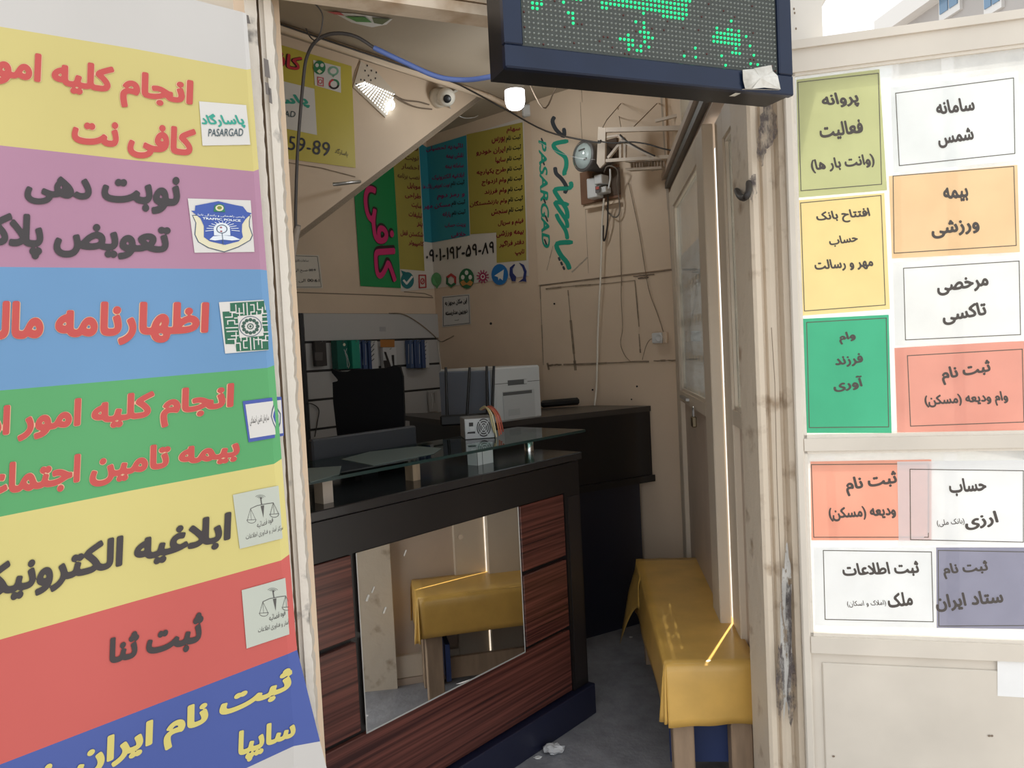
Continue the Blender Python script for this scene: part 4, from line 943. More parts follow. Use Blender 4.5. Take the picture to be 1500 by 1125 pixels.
pxell(mb, cs, c5, 1245, 758, 46, 58, im['b']); pxpoly(mb, cs, c5, [(1215, 765), (1268, 730), (1262, 790), (1245, 778), (1238, 790), (1235, 772)], iw, .002)
pxpoly(mb, cs, c5, [(1325, 700), (1300, 720), (1298, 760), (1312, 795), (1332, 795), (1335, 770), (1318, 750), (1315, 725), (1330, 705)], im['n']); pxpoly(mb, cs, c5, [(1350, 692), (1378, 705), (1393, 740), (1388, 775), (1392, 798), (1370, 795), (1345, 802), (1372, 780), (1378, 745), (1368, 715)], im['n'])
mb.build('app_icons', ps_)
# small signs
def wsheet(name, sf, cr, quad, lines, label, m=paper, off=.004):
    mb = MB(); pxpoly(mb, sf, cr, quad, m, off); o = mb.build(name); tag(o, label, 'notice'); t = MB()
    pxline(t, sf, cr, [(quad[0][0]*.96+quad[2][0]*.04, quad[0][1]*.96+quad[2][1]*.04), (quad[1][0]*.96+quad[3][0]*.04, quad[1][1]*.96+quad[3][1]*.04), (quad[2][0]*.96+quad[0][0]*.04, quad[2][1]*.96+quad[0][1]*.04), (quad[3][0]*.96+quad[1][0]*.04, quad[3][1]*.96+quad[1][1]*.04)], 2.4, inkg, off+.002, close=True)
    for (s, x0, y0, x1, y1, h, bo) in lines: write(t, sf, cr, s, x0, y0, x1, y1, h, h, inkm, off=off+.003, bold=bo)
    t.build('lettering', o); return o
wsheet('paper_notice', WB, c5, [(928, 878), (1080, 864), (1086, 1030), (930, 1047)], [('این مکان مجهز به', 945, 935, 1066, 920, 34, .03), ('دوربین مداربسته', 948, 990, 1068, 975, 34, .03), ('است', 998, 1012, 1020, 1010, 10, .01)], 'small white framed notice on the back wall beneath the icon row', mat('sign_paper', (.62, .60, .57), .6))
wsheet('paper_notice', WL, c5, [(40, 645), (252, 652), (274, 833), (40, 835)], [('ساعات کاری', 118, 690, 195, 692, 18, .005), ('9:00 صبح الی 14:00', 60, 748, 235, 748, 22, .005), ('16:00 الی 20:30', 60, 802, 255, 804, 22, .005)], 'cream opening hours sheet on the left wall beside the door post', mat('hours_paper', (.64, .58, .50), .7))
# painted logo running down the boarded wall
mb = MB(); c8b = Crop(780, 150, .26667); tq = mat('painted_teal', '#1f9a80', .6); sq = mat('painted_slate', '#3d4248', .6)
ws = lambda x, y, off=0: WB(x, y, off+.0125)
def stroke(pts, wd, m):
    n = len(pts); pts = [V3((*p, 0)) for p in pts]; out = []
    for i in range(n-1):
        p0 = pts[max(i-1, 0)]; p1 = pts[i]; p2 = pts[i+1]; p3 = pts[min(i+2, n-1)]
        for k in range(4):
            t = k/4; out.append(.5*((2*p1)+(p2-p0)*t+(2*p0-5*p1+4*p2-p3)*t*t+(3*p1-p0-3*p2+p3)*t*t*t))
    out.append(pts[-1]); N = len(out)
    for i in range(N-1):
        def sd_(j):
            d = (out[min(j+1, N-1)]-out[max(j-1, 0)]).normalized(); return V3((-d.y, d.x, 0))*wd*(.5 if 0 < j < N-1 else .3)
        a, b = sd_(i), sd_(i+1); pxpoly(mb, ws, c8b, [(q.x, q.y) for q in (out[i]+a, out[i+1]+b, out[i+1]-b, out[i]-a)], m, .001+.0002*(i % 3))
stroke([(122, 78), (110, 105), (130, 150), (172, 185), (172, 140)], 22, sq)
stroke([(197, 212), (120, 228), (130, 262), (178, 300), (186, 345), (175, 385), (178, 400)], 24, tq)
stroke([(124, 355), (130, 390), (160, 420), (186, 465), (176, 500)], 22, sq)
stroke([(209, 435), (207, 468), (126, 478), (138, 515), (185, 585), (192, 640)], 24, tq)
stroke([(200, 562), (128, 548), (140, 580), (186, 650), (190, 690)], 22, tq)
stroke([(130, 612), (145, 645), (182, 705), (192, 752)], 22, tq)
stroke([(222, 768), (136, 776), (150, 830), (190, 880), (204, 918)], 26, tq)
for x, y in ((147, 860), (160, 885), (172, 910)): stroke([(x-4, y-10), (x+4, y+10)], 12, sq)
write4(mb, ws, [c8b(32, 208), c8b(52, 800), c8b(98, 800), c8b(76, 208)], 'PASARGAD', tq, off=.002, bold=.02, shear=.15)
for x, y, r in ((58, 215, 10), (62, 330, 10), (68, 540, 10), (80, 640, 10), (75, 770, 10)): stroke([(x-10, y-20), (x+4, y+16)], 9, sq)
tag(mb.build('painted_lettering'), 'teal lettering painted down the boarded back wall beside the meter', 'lettering')

# ================================================================== METER, BREAKERS, WIRES
cm = Crop(820, 150, .16)
brd = mat('brown_board', (.24, .12, .065), .65, var=.25, vs=8); brd2 = mat('dark_board', (.10, .06, .035), .7, var=.3, vs=8)
mb = MB()
def wbbox(mb, p0, p1, o0, o1, m, bev=0):
    a = WB(*p0, o0); b = WB(*p1, o0); al = V3((b.x-a.x, b.y-a.y, 0)); z0_, z1_ = min(a.z, b.z), max(a.z, b.z)
    mb.box(V3((a.x, a.y, z0_)), al, WB.n*(o1-o0), ZZ*(z1_-z0_), m, bev)
wbbox(mb, cm(215, 940), cm(545, 570), .014, .034, brd); wbbox(mb, cm(395, 575), cm(532, 325), .014, .03, brd2); wbbox(mb, cm(310, 890), cm(548, 590), .034, .036, brd2)
wbbox(mb, cm(240, 955), cm(550, 920), .030, .045, cream2)
bo_ = mb.build('meter_board'); tag(bo_, 'brown wooden backing board carrying the meter and breakers', 'board')
mc_ = WB(*cm(215, 490), .175); mt = empty('electric_meter', mc_, 'round grey electric meter with glass dial on the brown board', 'meter')
axm = (WB.n+WB.d*.22).normalized()
rm = .078
mb = MB(); gm = mat('meter_grey', (.13, .12, .115), .4); mb.lathe(mc_-axm*.15, axm, [(0, 0), (rm*.9, 0), (rm*.95, .03), (rm*.95, .11), (rm*1.0, .125), (rm*1.06, .14), (rm*1.06, .152), (rm*.9, .156), (rm*.86, .15)], gm, 32); mb.build('body', mt)
mb = MB(); mb.lathe(mc_, axm, [(rm*.86, 0), (rm*.86, .001), (0, .0011)], mat('dial_face', (.66, .72, .70), .35), 32); u1 = V3((-axm.y, axm.x, 0)).normalized(); u1 = -u1 if u1.x < 0 else u1
dcen = mc_+axm*.003
for k_, (a_, b_, wd) in enumerate(((-.5, .4, .008), (.1, .55, .01))):
    c_ = dcen+ZZ*(.03-.055*k_); mb.box(c_+u1*rm*a_*.8, u1*rm*(b_-a_)*.7, axm*.002, ZZ*wd, gm)
mb.build('dial', mt)
mb = MB(); mb.lathe(mc_+axm*.001, axm, [(rm*.88, 0), (rm*.86, .018), (rm*.6, .034), (rm*.3, .04), (0, .042)], glass('meter_glass', '#f2f6f6', .03, 1.5), 28); mb.build('glass_cover', mt)
mb = MB(); wbbox(mb, cm(312, 895), cm(395, 695), .036, .10, whpl, .004); wbbox(mb, cm(332, 830), cm(368, 760), .10, .106, gm); wbbox(mb, cm(336, 800), cm(362, 770), .106, .112, mat('breaker_red', (.45, .08, .06), .5)); tag(mb.build('circuit_breaker'), 'white circuit breaker with red switch on the brown board', 'breaker')
mb = MB(); wbbox(mb, cm(385, 770), cm(450, 670), .036, .11, whpl, .004); wbbox(mb, cm(385, 850), cm(470, 775), .036, .09, whpl, .004); tag(mb.build('plug_adapter'), 'white plug adapter stacked beside the circuit breaker', 'adapter')
def wire(name, pts, r, m, label, cat='wire', smooth=True):
    mb = MB(); mb.tube(pts, r, m, smoothpts=smooth, n=6); return tag(mb.build(name), label, cat)
wb = lambda x, y, o=.022: WB(x, y, o)
wire('white_cable', [wb(*cm(405, 880), .08), wb(882, 330, .05), wb(880, 400, .04), wb(876, 480, .03), wb(874, 560, .03), wb(871, 594, .06)], .0055, mat('cream_cable', (.82, .76, .66), .5), 'long pale cable dropping from the breakers to the back desk', 'cable')
wire('thin_wire', [wb(*cm(630, 740)), wb(930, 310), wb(938, 350), wb(945, 395), wb(952, 430), wb(965, 465), wb(972, 488)], .0022, brown, 'thin brown wire running diagonally down to the wall socket')
wire('thin_wire', [wb(*cm(545, 900)), wb(908, 340), wb(910, 400), wb(910, 440), wb(912, 480), wb(909, 503), wb(915, 520), wb(924, 530)], .0018, brown, 'thin brown wire wavering down the wall left of the socket')
wire('thin_wire', [wb(965, 497, .03), wb(953, 497), wb(946, 508), wb(941, 527)], .0018, brown, 'short brown wire hanging from the left side of the wall socket')
wire('loop_wire', [wb(*cm(405, 640), .10), wb(*cm(430, 590), .11), wb(*cm(480, 585), .11), wb(*cm(530, 630), .09), wb(*cm(525, 760), .06), wb(*cm(545, 900), .05), wb(*cm(545, 1010), .04), wb(*cm(510, 1052), .04), wb(*cm(455, 1020), .04), wb(*cm(418, 960), .05)], .004, mat('grey_wire', (.2, .17, .14), .5), 'grey wire looping around the breakers', 'wire')
wire('black_wire', [wb(*cm(440, 850), .09), wb(*cm(440, 960), .06), wb(*cm(438, 1100), .05), wb(*cm(420, 1230), .04), wb(884, 352, .04), wb(884, 330, .05)], .0045, mat('dark_cable', (.03, .025, .022)), 'dark wire hanging in a loop under the breakers', 'wire')
wire('white_wire', [wb(*cm(460, 610), .1), wb(*cm(462, 700), .1), wb(*cm(445, 790), .11)], .005, whpl, 'short white flex plugged into the adapter', 'wire')
wire('slack_wire', [P3(790, 208, 4.0), P3(815, 222, 3.9), P3(845, 231, 3.7), P3(872, 234, 3.6)], .0012, steel, 'thin pale wire crossing the front of the round meter', 'wire')
so0 = WB(*cm(0, 0), 0)
sk = WB(966, 496, .012); mb = MB()
wbbox(mb, (959.5, 503), (973, 487), .012, .045, whpl, .004); soc = mb.build('wall_socket'); tag(soc, 'white wall socket with an attached square box', 'socket')
mb = MB(); mb.lathe(WB(965.5, 495, .045), WB.n, [(.021, 0), (.021, .004), (.017, .005), (.016, .002), (0, .002)], whpl, 20); mb.lathe(WB(965.5, 495, .046), WB.n, [(.016, 0), (0, .001)], darkg, 16); mb.build('outlet', soc)
mb = MB(); wbbox(mb, (973.5, 503), (979, 486), .012, .035, cream2, .004); mb.build('side_box', soc)
# welded bracket in front of the meter
BR = VP(Q(1006, 235)+V3((0, 0, 0)), AZ-90); BR = VP(P3(1004, 235, 3.55), AZ-84)
mb = MB(); brp = mat('bracket_paint', (.64, .53, .42), .55, var=.15, vs=10)
def brbar(p0, p1, r, m=brp, o=0): 
    a, b = BR(*cm(*p0), o), BR(*cm(*p1), o); d = (b-a).normalized(); n = d.cross(BR.n).normalized(); mb.box(a-n*r-BR.n*r, b-a, n*2*r, BR.n*2*r, m)
plate = [BR(*cm(*p), .0) for p in ((365, 225), (432, 238), (425, 560), (380, 605), (352, 560))]; mb.prism(plate, BR.n*.012, brp)
brbar((400, 255), (1125, 235), .011); brbar((405, 535), (1125, 490), .008); brbar((880, 170), (1350, 50), .007, o=-.1)
brbar((445, 510), (595, 325), .007); brbar((590, 355), (850, 495), .008); brbar((545, 300), (600, 355), .007); brbar((560, 350), (560, 510), .007); brbar((600, 350), (600, 520), .006); brbar((430, 320), (540, 300), .005)
tag(mb.build('steel_bracket'), 'cream welded steel bracket reaching from the side door header past the meter', 'bracket')
mb = MB(); dl = mat('dark_grid', (.12, .10, .08), .6)
A_ = [BR(*cm(655, 580), -.12), BR(*cm(985, 560), -.12)]; mb.box(A_[0]-ZZ*.03, A_[1]-A_[0], BR.n*.05, ZZ*.012, brp); mb.box(A_[0]+ZZ*.012, A_[1]-A_[0], BR.n*.05, ZZ*.01, brp)
for i in range(12):
    p = A_[0]+(A_[1]-A_[0])*(i+.5)/12; mb.box(p-ZZ*.03, (A_[1]-A_[0])*.022, BR.n*.02, ZZ*.045, brp)
tag(mb.build('slotted_rail'), 'perforated metal rail fixed beneath the welded bracket', 'rail')
wire('black_cable', [BR(*cm(350, 352), .02), BR(*cm(480, 372), .02), BR(*cm(650, 362), .02), BR(*cm(800, 382), .02), BR(*cm(950, 425), .02), BR(*cm(1090, 445), .02), BR(*cm(1070, 415), .03)], .004, MC['dark_cable'], 'black cable sagging through the welded bracket to the side header', 'cable')
wire('black_cable', [BR(*cm(550, 300), .02), BR(*cm(620, 360), .02), BR(*cm(740, 430), .02), BR(*cm(870, 490), .02)], .004, MC['dark_cable'], 'dark cable lying along the diagonal brace of the bracket', 'cable')
wire('stay_wire', [BR(*cm(385, 245), 0), BR(*cm(430, 160), 0), WB(*cm(560, 10), .02)], .0025, brown, 'thin stay wire rising from left end of the welded bracket', smooth=False)
wire('stay_wire', [BR(*cm(680, 220), 0), WB(*cm(890, 10), .02)], .0025, brown, 'thin stay wire rising from the middle of the welded bracket', smooth=False)
wire('stay_wire', [WB(*cm(530, 40), .02), WB(*cm(545, 140), .02), BR(*cm(560, 225), 0)], .0018, brown, 'short slack wire touching the upper bar of the bracket')

# ================================================================== SLATWALL AND HANGING STOCK
slm = mat('slatwall_white', (.50, .48, .46), .45, var=.06, vs=3); slb = mat('slat_gap', (.03, .027, .025), .6)
t0, t1 = WL.t(443, 480), WL.t(646.5, 480)
ztop = WL(545, 459.5).z; zgap = [WL(545, y).z for y in (500, 539.5, 579, 619, 659, 700)]
mb = MB(); mb.box(WL.at(t0, zgap[-1]-.2, .002), WL.d*(t1-t0), WL.n*.008, ZZ*(ztop-zgap[-1]+.2), slb)
zz = [ztop]+zgap+[zgap[-1]-.18]
for i in range(len(zz)-1): mb.box(WL.at(t0, zz[i+1]+(.012 if i < 7 else 0), .009), WL.d*(t1-t0), WL.n*.010, ZZ*(zz[i]-zz[i+1]-(.014)), slm)
sw = mb.build('slatwall'); tag(sw, 'white slatwall panel with dark grooves on the left wall', 'display panel')
mb = MB(); mb.box(WL.at(t0-.03, zgap[-1]-.2, .001), WL.d*.022, WL.n*.022, ZZ*(ztop-zgap[-1]+.2), darkg); mb.build('edge_trim', sw)
mb = MB(); wl_lab = WL(555, 481, .0195); mb.box(WL.at(WL.t(553, 481), wl_lab.z-.02, .019), WL.d*.05, WL.n*.001, ZZ*.03, mat('label_grey', (.38, .36, .36), .6)); mb.build('label', sw)
cs4 = Crop(440, 480, .16)
def pack(name, x0, y0, x1, y1, depth, off, m, label, group=None, det=None):
    a = WL(*cs4(x0, y1), off); b = WL(*cs4(x1, y1), off); c = WL(*cs4(x0, y0), off); d = WL(*cs4(x1, y0), off)
    o = empty(name, V3(((a.x+b.x)/2, (a.y+b.y)/2, min(a.z, b.z))), label, 'package', group)
    mb = MB(); al = V3((b.x-a.x, b.y-a.y, 0)); z0_ = (a.z+b.z)/2; z1_ = (c.z+d.z)/2
    mb.box(V3((a.x, a.y, z0_)), al, WL.n*depth, ZZ*(z1_-z0_), m, .003); mb.build('box', o)
    h = MB(); mid = (V3((a.x, a.y, 0))+V3((b.x, b.y, 0)))/2; st_ = mid-WL.n*(off-.018)+ZZ*(z1_-.012); h.tube([st_, mid+WL.n*(depth+.01)+ZZ*(z1_-.012), mid+WL.n*(depth+.018)+ZZ*(z1_-.004)], .002, steel, 6, smoothpts=False); h.build('hook', o)
    if det: t = MB(); det(t, depth); t.build('print', o)
    return o
gp1 = mat('pack_dark_green', (.006, .13, .095), .4); gp2 = mat('pack_green', (.01, .27, .18), .4); bp1 = mat('pack_blue', (.055, .10, .21), .4); bp2 = mat('pack_blue_dark', (.035, .065, .16), .4); wp1 = mat('pack_white', (.55, .54, .53), .4); og = mat('pack_orange', (.40, .16, .035), .5); dkp = mat('pack_dark', (.045, .038, .036), .5)
F_ = lambda off: (lambda x, y, o=0: WL(x, y, off+o))
pk = pack('charger_pack', 118, 120, 222, 352, .03, .03, dkp, 'dark charger hanging at the left end of the slatwall', det=lambda t, d: pxpoly(t, F_(.062), cs4, [(132, 225), (205, 225), (203, 300), (135, 300)], mat('pack_window', (.10, .09, .085), .4), .001))
pack('green_pack', 292, 118, 388, 382, .06, .03, gp1, 'dark green retail pack left of the lighter green one')
pack('green_pack', 388, 118, 462, 378, .10, .03, gp2, 'bright green retail pack with pale wavy print', det=lambda t, d: (pxline(t, F_(.132), cs4, [(400, 200), (430, 260), (450, 340), (440, 370)], 5, wp1), pxline(t, F_(.132), cs4, [(425, 190), (410, 230), (425, 280), (432, 360)], 4, wp1), pxell(t, F_(.132), cs4, 402, 155, 12, 14, gold)))
for i in range(4): pack('blue_pack', 498+i*27, 118+i*2, 522+i*27, 384, .05+.012*(i % 2), .03, (bp1, bp2)[i % 2], ['leftmost blue pack of the row beside the green packs', 'second blue pack from the left beside the green packs', 'third blue pack from the left beside the green packs', 'fourth blue pack, touching the white cable pack near the green packs'][i], 'blue packs near the green packs', det=lambda t, d, i=i: pxline(t, F_(.034+d), cs4, [(516+i*27, 150), (519+i*27, 340)], 3, wp1))
def cab(x0):
    def f(t, d):
        for k in range(4): pxline(t, F_(.0335+d), cs4, [(x0+10, 215+k*42), (x0+35, 185+k*42), (x0+62, 150+k*45)], 7, inkm)
        pxpoly(t, F_(.0335+d), cs4, [(x0+8, 145), (x0+28, 142), (x0+26, 158), (x0+8, 158)], inkm)
    return f
pack('cable_pack', 610, 122, 692, 380, .03, .03, wp1, 'white cable pack with black cable print left of the orange-topped pack', det=cab(612))
pack('orange_pack', 738, 180, 860, 382, .03, .03, wp1, 'white pack with orange header holding black plugs', det=lambda t, d: (pxpoly(t, F_(.0335+d), cs4, [(730, 110), (862, 110), (862, 178), (734, 178)], og), pxpoly(t, F_(.0335+d), cs4, [(765, 220), (785, 222), (835, 365), (800, 375), (770, 370), (760, 300), (790, 300)], inkm), pxpoly(t, F_(.0335+d), cs4, [(835, 250), (858, 250), (862, 350), (850, 350)], inkm)))
for i in range(4): pack('blue_pack', 968+i*33, 116, 998+i*33, 372, .05+.01*(i % 2), .03, (bp1, bp2)[i % 2], ['leftmost blue pack of the row at the right end of the slatwall', 'second blue pack from the left at the right end of the slatwall', 'third blue pack from the left at the right end of the slatwall', 'rightmost blue pack, touching the last white cable pack'][i], 'blue packs near the right end', det=lambda t, d, i=i: pxline(t, F_(.034+d), cs4, [(990+i*33, 150), (992+i*33, 330)], 3, wp1))
pack('cable_pack', 1102, 124, 1156, 370, .03, .03, wp1, 'narrow white cable pack at the right end of the slatwall', det=lambda t, d: [pxline(t, F_(.0335+d), cs4, [(1108, 225+k*38), (1130, 190+k*38), (1150, 165+k*38)], 6, inkm) for k in range(4)])
pack('earphone_pack', 1170, 580, 1245, 770, .02, .03, mat('pack_pale', (.42, .40, .38), .5), 'pale earphone pack hanging low beside the grey printer', det=lambda t, d: (pxline(t, F_(.0335+d), cs4, [(1200, 600), (1212, 660), (1206, 740)], 5, whpl), pxline(t, F_(.0335+d), cs4, [(1225, 600), (1232, 690)], 4, inkg)))
wire('thin_wire', [WL(570, 459, .025), WL(590, 460, .025), WL(612, 472, .025), WL(632, 488, .025), WL(645, 500, .03), WB(655, 497, .02), WB(665, 492, .02)], .0035, brown, 'brown cord running over the top board of the slatwall', 'cord')
wire('thin_wire', [WL(641, 500, .03), WL(645, 530, .03), WL(649, 560, .03), WL(650, 590, .03)], .0025, mat('cream_cable', (.66, .58, .48)), 'thin pale cord hanging at the right edge of the slatwall', 'cord')
wire('thin_wire', [WL(449, 591, .03), WL(458, 592, .03), WL(467, 600, .03), WL(465, 618, .03), WL(461, 640, .03)], .003, MC['dark_cable'], 'black cord dangling from a slatwall groove at far left', 'cord')

# ================================================================== FRONT COUNTER
cb0 = zpl(864, 1045, 0); CF = VP(cb0, AZ)      # front plane, t runs to the right along D1
tL = -1.42
ctr = empty('reception_counter', CF.at(-.7, 0, -.2), 'black and dark wood reception counter with inset mirror in front of the desk', 'counter')
zt_ = 1.08; CD = .42
def cfb(mb, a, b, z0_, z1_, o0, o1, m, bev=0): mb.box(CF.at(a, z0_, o0), CF.d*(b-a), CF.n*(o1-o0), ZZ*(z1_-z0_), m, bev)
mb = MB(); cfb(mb, tL, 0, .13, 1.05, -CD, -.022, blackm); cfb(mb, -.10, 0, .13, .93, -.022, .0, blackm); cfb(mb, tL, 0, .93, 1.045, -.022, 0, blackm)
cfb(mb, -.085, -.015, .16, .91, .0, .004, mat('black_trim_panel', (.02, .016, .016), .3)); mb.build('body', ctr)
mb = MB(); cfb(mb, tL, .012, 1.05, zt_, -CD-.01, .012, mat('black_top', (.02, .018, .018), .16), .003); mb.build('top', ctr)
mb = MB(); cfb(mb, tL, .02, 0, .125, -CD+.02, .02, navy, .003); mb.build('plinth', ctr)
mz0, mz1, mt0, mt1 = .383, .928, -1.118, -.381
zs1 = (CF(*(430+800*.4222, 650+450*.4222)).z+CF(*(430+945*.4222, 650+400*.4222)).z)/2
zs2 = (CF(*(430+805*.4222, 650+718*.4222)).z+CF(*(430+960*.4222, 650+640*.4222)).z)/2
for (a_, b_, z0_, z1_) in ((mt1+.014, -.103, zs1+.008, .925), (mt1+.014, -.103, zs2+.008, zs1-.008), (tL, mt0-.014, zs1+.008, .925), (tL, mt0-.014, zs2+.008, zs1-.008), (tL, -.103, .135, zs2-.008)):
    mb = MB(); cfb(mb, a_, b_, z0_, z1_, -.022, -.004, zebra, .002); mb.build('drawer_front' if z1_-z0_ < .4 and z0_ > .2 else 'front_panel', ctr)
mb = MB(); cfb(mb, mt0, mt1, mz0, mz1, -.022, .0, mirrorm)
pxell(mb, CF, PX, 430+580*.4222, 650+323*.4222, 4, 3.5, brown, .001, 10)
for x, y, r in ((540, 872, 3), (548, 860, 2), (565, 890, 2.5), (595, 806, 1.5)): pxline(mb, CF, PX, [(x, y), (x-3, y+8)], r, mat('scuff', (.5, .47, .42), .7), .001)
mir = mb.build('mirror', ctr)
mb = MB(); ed = mat('mirror_edge', (.55, .55, .53), .4, .5)
for (a_, b_, c_, d_) in ((mt0, mt1, mz0, mz0+.004), (mt0, mt0+.003, mz0, mz1), (mt1-.003, mt1, mz0, mz1)): cfb(mb, a_, b_, c_, d_, 0, .001, ed)
mb.build('rim', mir)
# glass shelf on stand-offs
gm_ = glass('shelf_glass', '#b9d2cc', .02, 1.5); GZ = 1.165
gsh = empty('glass_shelf', CF.at(-.6, zt_, -.18), 'long greenish glass shelf raised on short posts above the counter', 'shelf')
mb = MB(); cfb(mb, tL+.06, .06, GZ-.010, GZ, -.37, .0, gm_); mb.build('glass_pane', gsh)
mb = MB(); ge = mat('glass_edge_green', (.012, .030, .028), .15); cfb(mb, tL+.06, .06, GZ-.0098, GZ-.0002, 0, .0006, ge); cfb(mb, .06, .0606, GZ-.0098, GZ-.0002, -.37, 0, ge); cfb(mb, tL+.06, .06, GZ-.0098, GZ-.0002, -.3706, -.37, ge); mb.build('glass_edge', gsh)
def standoff(px, py, w_, m, rnd):
    p = zpl(px, py, zt_); mb = MB()
    if rnd: mb.lathe(p, ZZ, [(w_, 0), (w_, GZ-.010-zt_), (0, GZ-.010-zt_)], m, 20)
    else: mb.box(p-D1*w_*.8-N1*w_, D1*w_*1.6, N1*w_*2, ZZ*(GZ-.010-zt_), m)
    mb.build('post', gsh)
standoff(775, 662, .020, chrome, True); standoff(605, 703, .020, woodl, False); standoff(475, 736, .022, mat('grey_wood', (.40, .33, .27), .6), False)
p = zpl(703, 679, zt_); mb = MB(); mb.box(p-D1*.045-N1*.02, D1*.088, N1*.05, ZZ*.078, mat('card_white', (.75, .74, .73), .6)); mb.box(p-D1*.045+N1*.0301, D1*.002, N1*.001, ZZ*.078, inkg); mb.box(p-D1*.017+N1*.0301, D1*.0015, N1*.001, ZZ*.078, inkg); tag(mb.build('white_box'), 'small white carton standing on the counter under the glass shelf', 'box')
# pale reflections on the glass, put in as thin dull green sheets
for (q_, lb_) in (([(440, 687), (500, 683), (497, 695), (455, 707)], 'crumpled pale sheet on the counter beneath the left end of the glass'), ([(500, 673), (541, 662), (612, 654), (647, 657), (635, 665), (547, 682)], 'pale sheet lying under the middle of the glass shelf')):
    mb = MB(); ps = [zpl(x, y, GZ+.0005) for x, y in q_]; mb.prism(ps, ZZ*.0012, mat('pale_green_reflection', (.13, .17, .16), .5)); tag(mb.build('reflection_sheet'), lb_.replace('on the counter beneath', 'on').replace('lying under the middle of', 'lying on the middle of'), 'paper')
# power supply box on the glass
PSV = VP(zpl(700, 643, GZ), AZ+38)
pa, pb = PSV(681.5, 646), PSV(725, 645)
wv = V3((pb.x-pa.x, pb.y-pa.y, 0)); dv_ = V3((-wv.y, wv.x, 0)).normalized()*.14; dv_ = dv_ if dv_.y > 0 else -dv_
hz = PSV(682, 614).z-GZ
psu = empty('power_supply', V3((pa.x, pa.y, GZ))+wv/2, 'grey computer power supply with fan grille standing on the glass shelf', 'power supply')
mb = MB(); pgm = mat('psu_grey', (.34, .34, .34), .4, .4); o_ = V3((pa.x, pa.y, GZ+.0005)); mb.box(o_, wv, dv_, ZZ*hz, pgm, .002); mb.build('case', psu)
PV = VP(o_, 0); PV.d = wv.normalized(); PV.n = -dv_.normalized()
cp4 = Crop(640, 520, .16)
mb = MB()
for k_ in (1, .74, .48, .24): pxell(mb, PV, cp4, 428, 665, 64*k_, 84*k_, inkm, .001, 22, rin=1-.14/k_ if k_ > .3 else 0)
pxline(mb, PV, cp4, [(375, 590), (480, 745)], 9, pgm, .0016); pxline(mb, PV, cp4, [(480, 590), (375, 745)], 9, pgm, .0016); mb.build('fan_grille', psu)
mb = MB(); pxpoly(mb, PV, cp4, [(293, 620), (332, 618), (332, 652), (294, 655)], inkm, .001); pxpoly(mb, PV, cp4, [(275, 722), (285, 705), (350, 700), (352, 718)], inkm, .001); pxpoly(mb, PV, cp4, [(300, 660), (345, 658), (346, 690), (302, 692)], mat('psu_pale', (.5, .5, .5), .4), .001); mb.build('socket_and_switch', psu)
for i, (c_, dx) in enumerate((('#d8cfae', 0), ('#c77a52', 5), ('#cf6a5a', 8), ('#c9b98a', -3), ('#a9523e', 11))):
    mb = MB(); pts = [PV(704+dx*.3, 600, -.10), PV(712+dx*.6, 597-i*.5, -.04), PV(720+dx*.9, 606, .015), PV(724+dx*1.0, 622, .02), PV(727+dx*.9, 640-i*2, .012)]
    mb.tube(pts, .0032, mat('wire_%d' % i, lin(c_), .5)); mb.build('lead', psu)

# ================================================================== BACK DESK, PRINTER, ROUTER, CHAIR
DZ = 1.17
bR = zpl(953, 594.5, DZ); bL = zpl(780, 612.7, DZ); dk_d = (bR-bL).normalized(); dk_n = V3((-dk_d.y, dk_d.x, 0))   # dk_n points away from the camera
q0 = bR-dk_d*1.02
desk = empty('back_desk', V3((bR.x, bR.y, 0))-dk_d*.5+dk_n*.2, 'tall black desk carrying the printer against the back wall', 'desk')
lwp = bR+dk_n*.40
far = zpl(571, 606, DZ); 
cR = bR+dk_n*.36
# keep the far edge clear of the back wall
def clip(p): 
    d = WB.n.dot(p-WB.p)-.02
    return p-WB.n*min(d, 0)
outl_ = [q0, bR, clip(cR), clip(cR-dk_d*.35+dk_n*.1), zpl(650, 604, DZ), far, q0+dk_n*.05-dk_d*.05]
mb = MB(); mb.prism([p-ZZ*.028 for p in outl_], ZZ*.028, mat('desk_top_grey', (.045, .038, .034), .3)); mb.build('desk_top', desk)
mb = MB(); inn = [q0+dk_n*.03+dk_d*.02, bR+dk_n*.004-dk_d*.004, clip(cR)-dk_d*.01-dk_n*.01, far+dk_d*.1-dk_n*.05]; mb.prism([V3((p.x, p.y, .80)) for p in inn], ZZ*(DZ-.8-.028), blackm); mb.build('upper_body', desk)
zl = .80
mb = MB(); ed_ = [q0+dk_n*.06, bR+dk_n*.03-dk_d*.075, clip(cR)-dk_d*.09, far+dk_d*.15-dk_n*.1]; mb.prism([V3((p.x, p.y, 0)) for p in ed_], ZZ*(.765), mat('black_navy', (.012, .012, .022), .4)); mb.build('lower_body', desk)
mb = MB(); ed_ = [q0+dk_n*.02, bR-dk_n*.0+dk_d*.045, bR+dk_n*.16+dk_d*.045, q0+dk_n*.2]; mb.prism([clip(V3((p.x, p.y, .765))) for p in ed_], ZZ*.035, blackm); mb.build('ledge', desk)
# black slab (closed laptop) leaning at the back of the desk
a_, b_ = zpl(795, 598, DZ), zpl(868, 591.5, DZ); 
mb = MB(); al = b_-a_; mb.box(a_+ZZ*.001, al, dk_n*.03, ZZ*.042, mat('slab_black', (.012, .013, .014), .35), .012); tag(mb.build('black_case'), 'long flat black case lying on the back desk against the wall', 'case')
